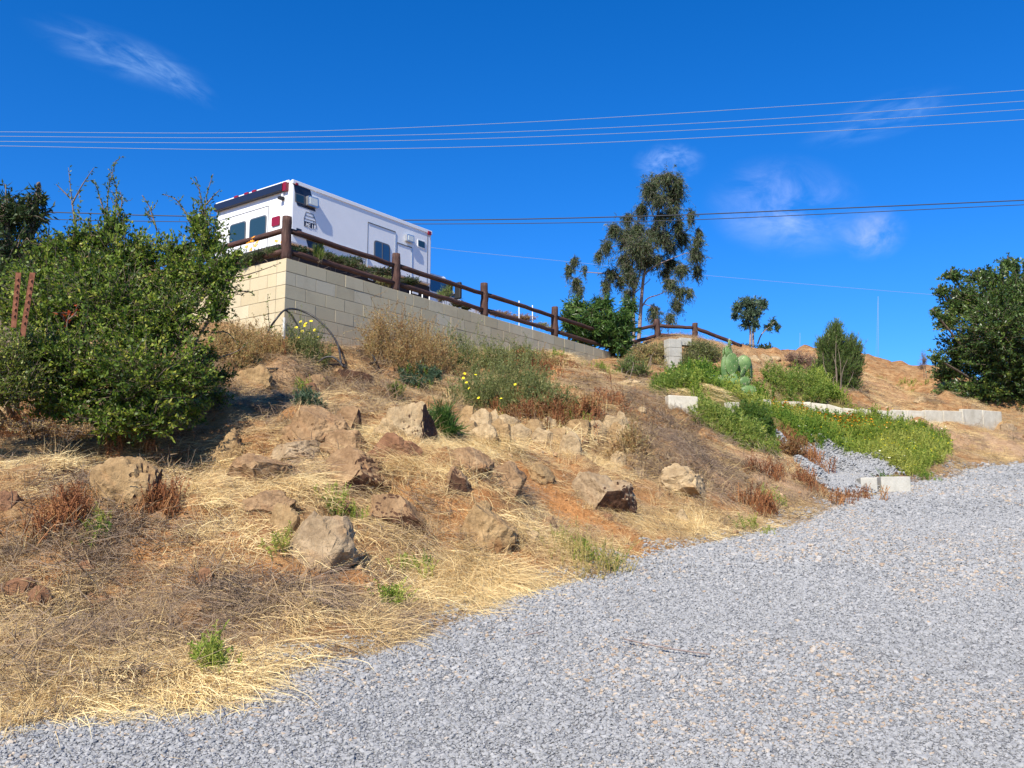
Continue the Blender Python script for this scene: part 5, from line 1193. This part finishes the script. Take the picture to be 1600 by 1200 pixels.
# big tree at the right
RY = 23
rtb = [(1560,470,60,50),(1500,470,36,34),(1480,500,26,22),(1600,450,50,50),(1580,560,90,60),(1510,550,50,40),(1480,580,28,22),(1530,610,50,30),(1600,620,70,45),(1560,510,70,50),(1470,455,14,12),(1490,430,20,12),(1530,430,26,16),(1575,412,18,14),(1550,435,24,16),(1650,480,70,70),(1680,570,80,70),(1480,610,22,14),(1570,650,40,18),(1620,660,50,30),
       (1462,490,10,8),(1465,560,16,10),(1700,640,70,40),(1460,525,0,0)][:-1]
grow('broad_dark_tree', 'broad dense dark green tree cut by the right edge of the photo', 'tree', pt(1610, 690, RY+1.0), [(x, y, a, b, RY+random.uniform(-1.0,.6)) for x, y, a, b in rtb], 7500, .38, 15, (.085,.042), L_RTREE, M_BARK, .05, jit=.17, seed=41, tmean=.45, tsd=.25, surf=.33)
grow('bare_twiggy_shrub', 'thin leafless brown twigs at the left foot of the broad dark tree', 'shrub', pt(1446, 585, 25), [(1444,560,8,16,25),(1440,572,10,10,25)], 120, .25, 4, (.03,.01), L_PINK, M_BARK, .01, seed=42)
# long leaved shrub at the end of the wall
SY = 20.9
grow('long_leaved_shrub', 'dense glossy long leaved shrub at the end of the block wall below the gum tree', 'shrub', wpos(9.0, .9, WTOP-.1),
     [(925,496,40,34,SY),(900,475,22,20,SY),(887,498,12,22,SY-.3),(965,508,34,32,SY),(935,520,45,22,SY),(970,535,26,22,SY),(985,475,16,16,SY+.3),(903,512,20,20,SY-.2),(978,495,14,18,SY),(940,470,22,14,SY)], 1150, .26, 14, (.13,.030), L_LONG, M_BARK, .03, droop=.35, seed=43, tmean=.45, surf=.38)
grow('hanging_shrub', 'green weedy growth filling the gap right of the wall end', 'shrub', G(975, 592),
     [(978,578,22,14,19.5),(1000,580,22,14,19.2),(985,566,12,14,20)], 420, .25, 14, (.05,.012), L_PINE, M_BARK, .01, seed=44, upright=.6)
grow('brown_tipped_shrub', 'rounded shrub with brownish tips left of the block pillar', 'shrub', G(1015, 582),
     [(1012,552,34,20,20.6),(1030,545,22,14,20.8),(995,562,24,16,20.4),(1020,568,26,12,20.3)], 1300, .2, 14, (.038,.015), L_BRUSH, M_BARK, .01, seed=45, tmean=.82, tsd=.3)
grow('grey_green_shrub', 'rounded grey green shrub right of the block pillar', 'shrub', G(1092, 585),
     [(1090,545,26,18,20.6),(1105,552,26,20,20.5),(1080,560,20,16,20.4),(1120,560,16,12,20.8),(1095,568,20,10,20.3)], 1500, .2, 14, (.038,.015), L_GREYSH, M_BARK, .01, seed=46, tmean=.4, tsd=.28)
# weeds and brush along the foot of the wall and elsewhere, each its own plant
def brush(px, py, w, h, lm, lab, seed, n=260, leaf=(.028,.010), name='dry_weed', cat='weed', up=.8, tmean=.45, Y=None, nlf=12, twl=.16):
    """many thin leaning stalks rising from the ground, each with small leaves"""
    r = np.random.default_rng(seed); g = G(px, py+h*.45); k_ = g.y/F; wm, hm = w*k_*.62, h*k_*1.1
    ns = max(30, int(n*.42)); a_ = r.uniform(0, 6.28, ns); q = np.sqrt(r.random(ns)); bx = g.x + np.cos(a_)*q*wm; by = g.y + .1 + np.sin(a_)*q*wm*.7
    n_b = -((bx-WC.x)*WN.x + (by-WC.y)*WN.y); s_b = (bx-WC.x)*WD.x + (by-WC.y)*WD.y; bad = (n_b > -.06) & (s_b > -.06); bx = np.where(bad, bx + WN.x*(n_b+.1), bx); by = np.where(bad, by + WN.y*(n_b+.1), by)
    bz = H(bx, by); hh_ = hm*(1-.55*q**2)*r.uniform(.55, 1.15, ns); ln_ = r.normal(0, .22, (ns, 2)) + np.stack([np.cos(a_), np.sin(a_)], -1)*q[:, None]*.3
    A = np.stack([bx, by, bz-.02], -1); T_ = A + np.concatenate([ln_*hh_[:, None], hh_[:, None]], 1); Mm = (A+T_)/2 + np.concatenate([-ln_*hh_[:, None]*.15, np.zeros((ns,1))], 1)
    nb = 4; t0 = r.uniform(.25, .85, (ns, nb)); Ab = (A[:, None]*(1-t0[..., None]) + T_[:, None]*t0[..., None]).reshape(-1, 3)
    Tb = Ab + r.normal(0, .5, (ns*nb, 3))*np.repeat(hh_, nb)[:, None]*.26 + np.array([0,0,1])*np.repeat(hh_, nb)[:, None]*.16
    AA = np.concatenate([A, Ab]); MM = np.concatenate([Mm, (Ab+Tb)/2]); TT = np.concatenate([T_, Tb]); m_ = len(AA)
    e = empty(name, g, lab, cat); V1, F1 = tubes_np(AA, MM, TT, np.r_[np.full(ns, .0035), np.full(ns*nb, .002)], np.full(m_, .001))
    link('stem', mesh_np('stem', V1, F1, np.clip(r.normal(.6, .2, len(F1)), 0, 1)), lm, e)
    nl = max(6, nlf); t = r.uniform(.15, 1.02, (m_, nl))[..., None]; c = AA[:, None]*(1-t)**2 + 2*MM[:, None]*t*(1-t) + TT[:, None]*t**2
    d = (TT-AA); d /= np.linalg.norm(d, axis=1, keepdims=True)+1e-9; d = d[:, None]*up*.8 + r.normal(0, .6, (m_, nl, 3)); c = c.reshape(-1,3); d = d.reshape(-1,3); nL = len(c)
    V2, F2 = leaves_np(c, d, leaf[0]*r.uniform(.5, 1.3, nL), leaf[1]*r.uniform(.7, 1.3, nL), r)
    tb = np.repeat(np.clip(r.normal(tmean, .18, m_), 0, 1), nl); link('foliage', mesh_np('foliage', V2, F2, np.clip(tb + r.normal(0, .12, nL), 0, 1)), lm, e)
    return e
brush(628,532,92,92,L_BRUSH,'tallest brown brush clump against the long wall face',51,620)
brush(680,552,80,62,L_BRUSH,'brown brush right of the tallest clump at the foot of the wall',52,300,tmean=.55)
brush(712,552,44,66,L_GREYSH,'olive weed between brown brush clumps below the wall',53,200)
brush(745,560,60,60,L_GREYSH,'olive green weed below the hanging shadow on the wall',54,260,tmean=.4)
brush(800,560,84,48,L_GREYSH,'broad olive weed at the wall foot left of the wall end',55,320,tmean=.45)
brush(850,566,60,30,L_BRUSH,'low tan brush nearest the lowered right end of the wall',56,220,tmean=.6)
brush(785,612,120,72,L_GREYSH,'wide olive flowering clump in the middle of the slope below the wall',57,900,tmean=.42)
brush(855,618,70,54,L_GREYSH,'right hand olive clump joined to the wide flowering clump',58,260,tmean=.5)
brush(900,632,60,40,L_BRUSH,'thin brown brush above the right part of the stacked stones',59,220,tmean=.5)
brush(845,648,90,40,L_BRUSH,'dark rust coloured weed above the stacked stones',60,240,tmean=.1)
brush(475,538,50,66,L_GREYSH,'yellow flowered weed at the corner of the block wall',61,260,tmean=.25)
brush(690,667,28,46,L_LONG,'dark green spiky tuft right of the blocky white faced boulder',62,90,leaf=(.14,.008),name='grass_tuft',cat='grass',up=1.4,nlf=10)
brush(480,622,36,30,L_GUM2,'small dark green weed above the large rounded boulder',63,110)
brush(655,592,48,32,L_GUM2,'blue green weed in the grey litter below the brush',64,160,leaf=(.05,.010))
brush(617,616,16,22,L_YG,'tiny bright green seedling in the litter above the boulders',65,70,tmean=.25)
brush(402,540,80,60,L_BRUSH,'golden brown dry grass clump at the foot of the short wall face',66,300,tmean=.6)
brush(352,545,64,60,L_BRUSH,'golden brown clump between the bush and the short wall face',67,260,tmean=.6)
brush(385,565,26,22,L_GUM2,'small green weed below the golden clumps by the wall',68,90)
brush(210,690,50,30,L_BRUSH,'spiky straw tuft at the foot of the big bush',69,100,leaf=(.12,.006),tmean=.7,up=1.2)
brush(920,868,110,66,L_AIRY,'airy yellow green weed at the gravel edge',70,190,leaf=(.013,.005),tmean=.65,nlf=10)
brush(985,690,40,50,L_BRUSH,'dry stalky weed at the right end of the stacked stones',71,120,tmean=.5)
brush(1150,668,110,38,L_MEAD,'feathery green weeds in front of the cactus',72,700,name='green_weed',tmean=.7,leaf=(.05,.010))
brush(1182,655,44,34,L_MEAD,'darker green fine leaved clump right below the cactus',73,420,name='green_weed',tmean=.1,leaf=(.045,.010))
brush(1250,600,80,40,L_MEAD,'bright green clump left of the feathery shrub',74,520,name='green_weed',tmean=.6,leaf=(.05,.012))
brush(1050,600,60,36,L_MEAD,'bright green clump above the single white concrete block',75,420,name='green_weed',tmean=.55,leaf=(.05,.012))
brush(1240,706,24,22,L_BRUSH,'rusty weed at the left edge of the small gravel pad',76,240,tmean=.12)
brush(1240,700,30,30,L_BRUSH,'rusty weed at the top of the small gravel pad',77,150,tmean=.18)
# flowers on the corner weed and the middle clump
def flowers(spots, m, size, label, name='flowers', stem=.12, seed=5, zoff=0):
    r = random.Random(seed); e = empty(name, pt(*spots[0]), label, 'flowers'); mb = MB(); st_ = MB()
    for (px, py, Y) in spots:
        c = pt(px, py, Y); nv = Vector((r.gauss(-.3,.3), r.gauss(-.8,.3), r.uniform(.3, 1))).normalized(); u = nv.cross(Vector((1,0,0))).normalized(); v = nv.cross(u)
        for k in range(7):
            q = 2*math.pi*k/7; d = u*math.cos(q)+v*math.sin(q); s_ = -u*math.sin(q)+v*math.cos(q); mb.add([c, c+d*size*.6+s_*size*.25+nv*.004, c+d*size+nv*.008, c+d*size*.6-s_*size*.25+nv*.004], [(0,1,2,3)])
        st_.tube([c, c-Vector((r.gauss(0,.02), 0, stem))], .003, 4)
    mb.build('petals', m, e); st_.build('stem', L_PINE, e)
flowers([(px, py, 12.85) for px, py in [(470,503),(478,506),(486,502),(463,512),(472,518),(484,520),(492,516),(497,527),(461,523),(488,530),(476,509),(466,528)]], M_YEL, .03, 'yellow daisies on the weed at the corner of the block wall', stem=.2)
flowers([(px, py, 11.6) for px, py in [(724,591),(729,598),(733,607),(748,622),(783,623),(726,584),(743,586),(805,601)]], M_YEL, .022, 'small yellow flowers on the wide olive clump in mid slope', seed=6)
flowers([(px, py, 13.4) for px, py in [(388,380),(394,377),(399,384),(385,386),(402,379),(447,383),(452,387),(441,378),(392,390),(432,377),(396,371)]], M_ORG, .04, 'orange poppies on top of the wall left of the corner post', stem=.15, seed=7)
# greenery on top of the wall
def topgreen(lst, lab, lm, seed, n, leaf, **k):
    cc = pt(lst[0][0], lst[0][1], lst[0][4]); grow('wall_top_plant', lab, 'plant', Vector((cc.x, cc.y, WTOP-.08)), lst, n, k.pop('twl', .16), k.pop('nlf', 12), leaf, lm, M_BARK, .006, seed=seed, **k)
topgreen([(430,396,24,9,13.5),(405,402,20,10,13.6),(385,408,22,12,13.7),(455,396,12,8,13.6)], 'mat of dark green plants on the wall top left of the corner post', L_PINE, 81, 520, (.04,.008), upright=.5, tmean=.1)
topgreen([(497,402,9,9,13.9),(499,408,8,6,13.8)], 'bright green grass tuft on the wall top right of the corner post', L_YG, 82, 90, (.12,.006), upright=1.4, tmean=.2)
topgreen([(525,410,20,8,14.6),(548,416,18,8,14.8),(512,404,14,8,14.4),(565,424,12,6,15)], 'dark green weeds under the rail between the first two posts', L_DARK, 83, 420, (.04,.010), upright=.6, tmean=.6)
topgreen([(600,438,16,8,15.8),(612,444,10,6,16),(585,433,10,5,15.6)], 'pale olive trailing plant left of the second fence post', L_GREYSH, 84, 300, (.03,.014), tmean=.5)
topgreen([(695,462,14,10,16.8),(688,468,10,6,16.7),(703,452,6,10,17)], 'bright green feathery weed on the wall top right of the second post', L_PINE, 85, 260, (.05,.008), upright=.8, tmean=.6)
topgreen([(715,474,14,7,17.2),(728,480,10,5,17.4)], 'dark low weed next to the bright feathery one on the wall top', L_DARK, 86, 200, (.04,.012), tmean=.7)
topgreen([(845,508,16,6,19.6),(862,514,12,6,19.8)], 'yellowish low plant on the wall top by the fourth post', L_GREYSH, 87, 200, (.03,.012), tmean=.8)
topgreen([(780,490,26,6,19.6),(815,497,26,7,20),(750,484,14,5,19.3)], 'low brown scrub on the terrace behind the chain link', L_BRUSH, 88, 320, (.04,.012), tmean=.4)
topgreen([(470,392,16,8,15),(540,407,30,8,16),(600,425,30,9,17.5),(640,440,20,8,18.5)], 'dark hedge in the shade between fence and truck', L_DARK, 89, 520, (.05,.016), tmean=.3)

# ------------------------------------------------------------------ prickly pear
CYD = 17.2; cb = G(1152, 632); CSH = 0
cact = empty('prickly_pear', cb, 'large prickly pear cactus with round green pads in the green weeds', 'cactus')
def pad(cx, cy, rx, ry, rot, face, Y, seed, name='pad'):
    """face: 1 seen flat on, 0 seen edge on"""
    px, py = 1000+cx/4, 480+cy/4; c = pt(px, py, Y); sc_ = Y/F/4; bm = bmesh.new(); bmesh.ops.create_uvsphere(bm, u_segments=24, v_segments=14, radius=1)
    r = random.Random(seed); rx, ry = rx*1.15, ry*1.12; wdt = max(rx, ry*.62 if face < .5 else rx)*sc_; L = ry*sc_; th = .022
    for v in bm.verts:
        t = v.co.z; egg = 1 - .16*(-t) if t < 0 else 1.0
        v.co = Vector((v.co.x*wdt*egg, v.co.y*th*(1+.3*(1-abs(t))), v.co.z*L)); v.co.y += .03*math.sin(v.co.x/wdt*2+seed)*wdt + mnoise.noise(v.co*9)*.008
    ang = math.acos(max(0, min(1, rx*sc_/wdt))) if face < .5 else r.uniform(-.3, .3)
    m = Matrix.Translation(c) @ Matrix.Rotation(R(rot), 4, 'Y') @ Matrix.Rotation(ang + (0 if face > .5 else 0), 4, 'Z')
    bm.transform(m); bm.normal_update(); me = bpy.data.meshes.new(name); bm.to_mesh(me); o = link(name, me, M_CACT, cact, smooth=True); sp = MB()
    for v in bm.verts:
        if r.random() < .33:
            for _ in range(2):
                d = (v.normal + Vector((r.gauss(0,.5), r.gauss(0,.5), r.gauss(0,.5)))).normalized(); t_ = d.cross(Vector((.3,.2,1))).normalized()*.0022; p = v.co; sp.add([p-t_, p+t_, p+d*.035], [(0,1,2)])
    bm.free(); sp.build('spines', M_SPINE, o)
for i, a in enumerate([(548,470,30,60,-4,1,17.2),(538,380,30,84,2,1,17.2),(574,355,40,64,6,1,17.15),(555,285,24,42,-10,0,17.2),(590,480,30,62,-4,1,17.1),(645,355,42,52,12,1,17.3),(692,385,14,60,-3,0,17.4),(650,470,30,38,50,1,17.1),(668,526,32,54,76,1,17.05),
                       (575,555,36,34,0,1,16.95),(506,480,26,44,-8,1,17.3),(560,230,10,24,0,0,17.2),(525,290,10,36,4,0,17.25),(620,590,30,40,20,1,17.1),(560,620,30,50,-10,1,17.15),(640,420,16,40,20,0,17.25)]): pad(*a, i+3)
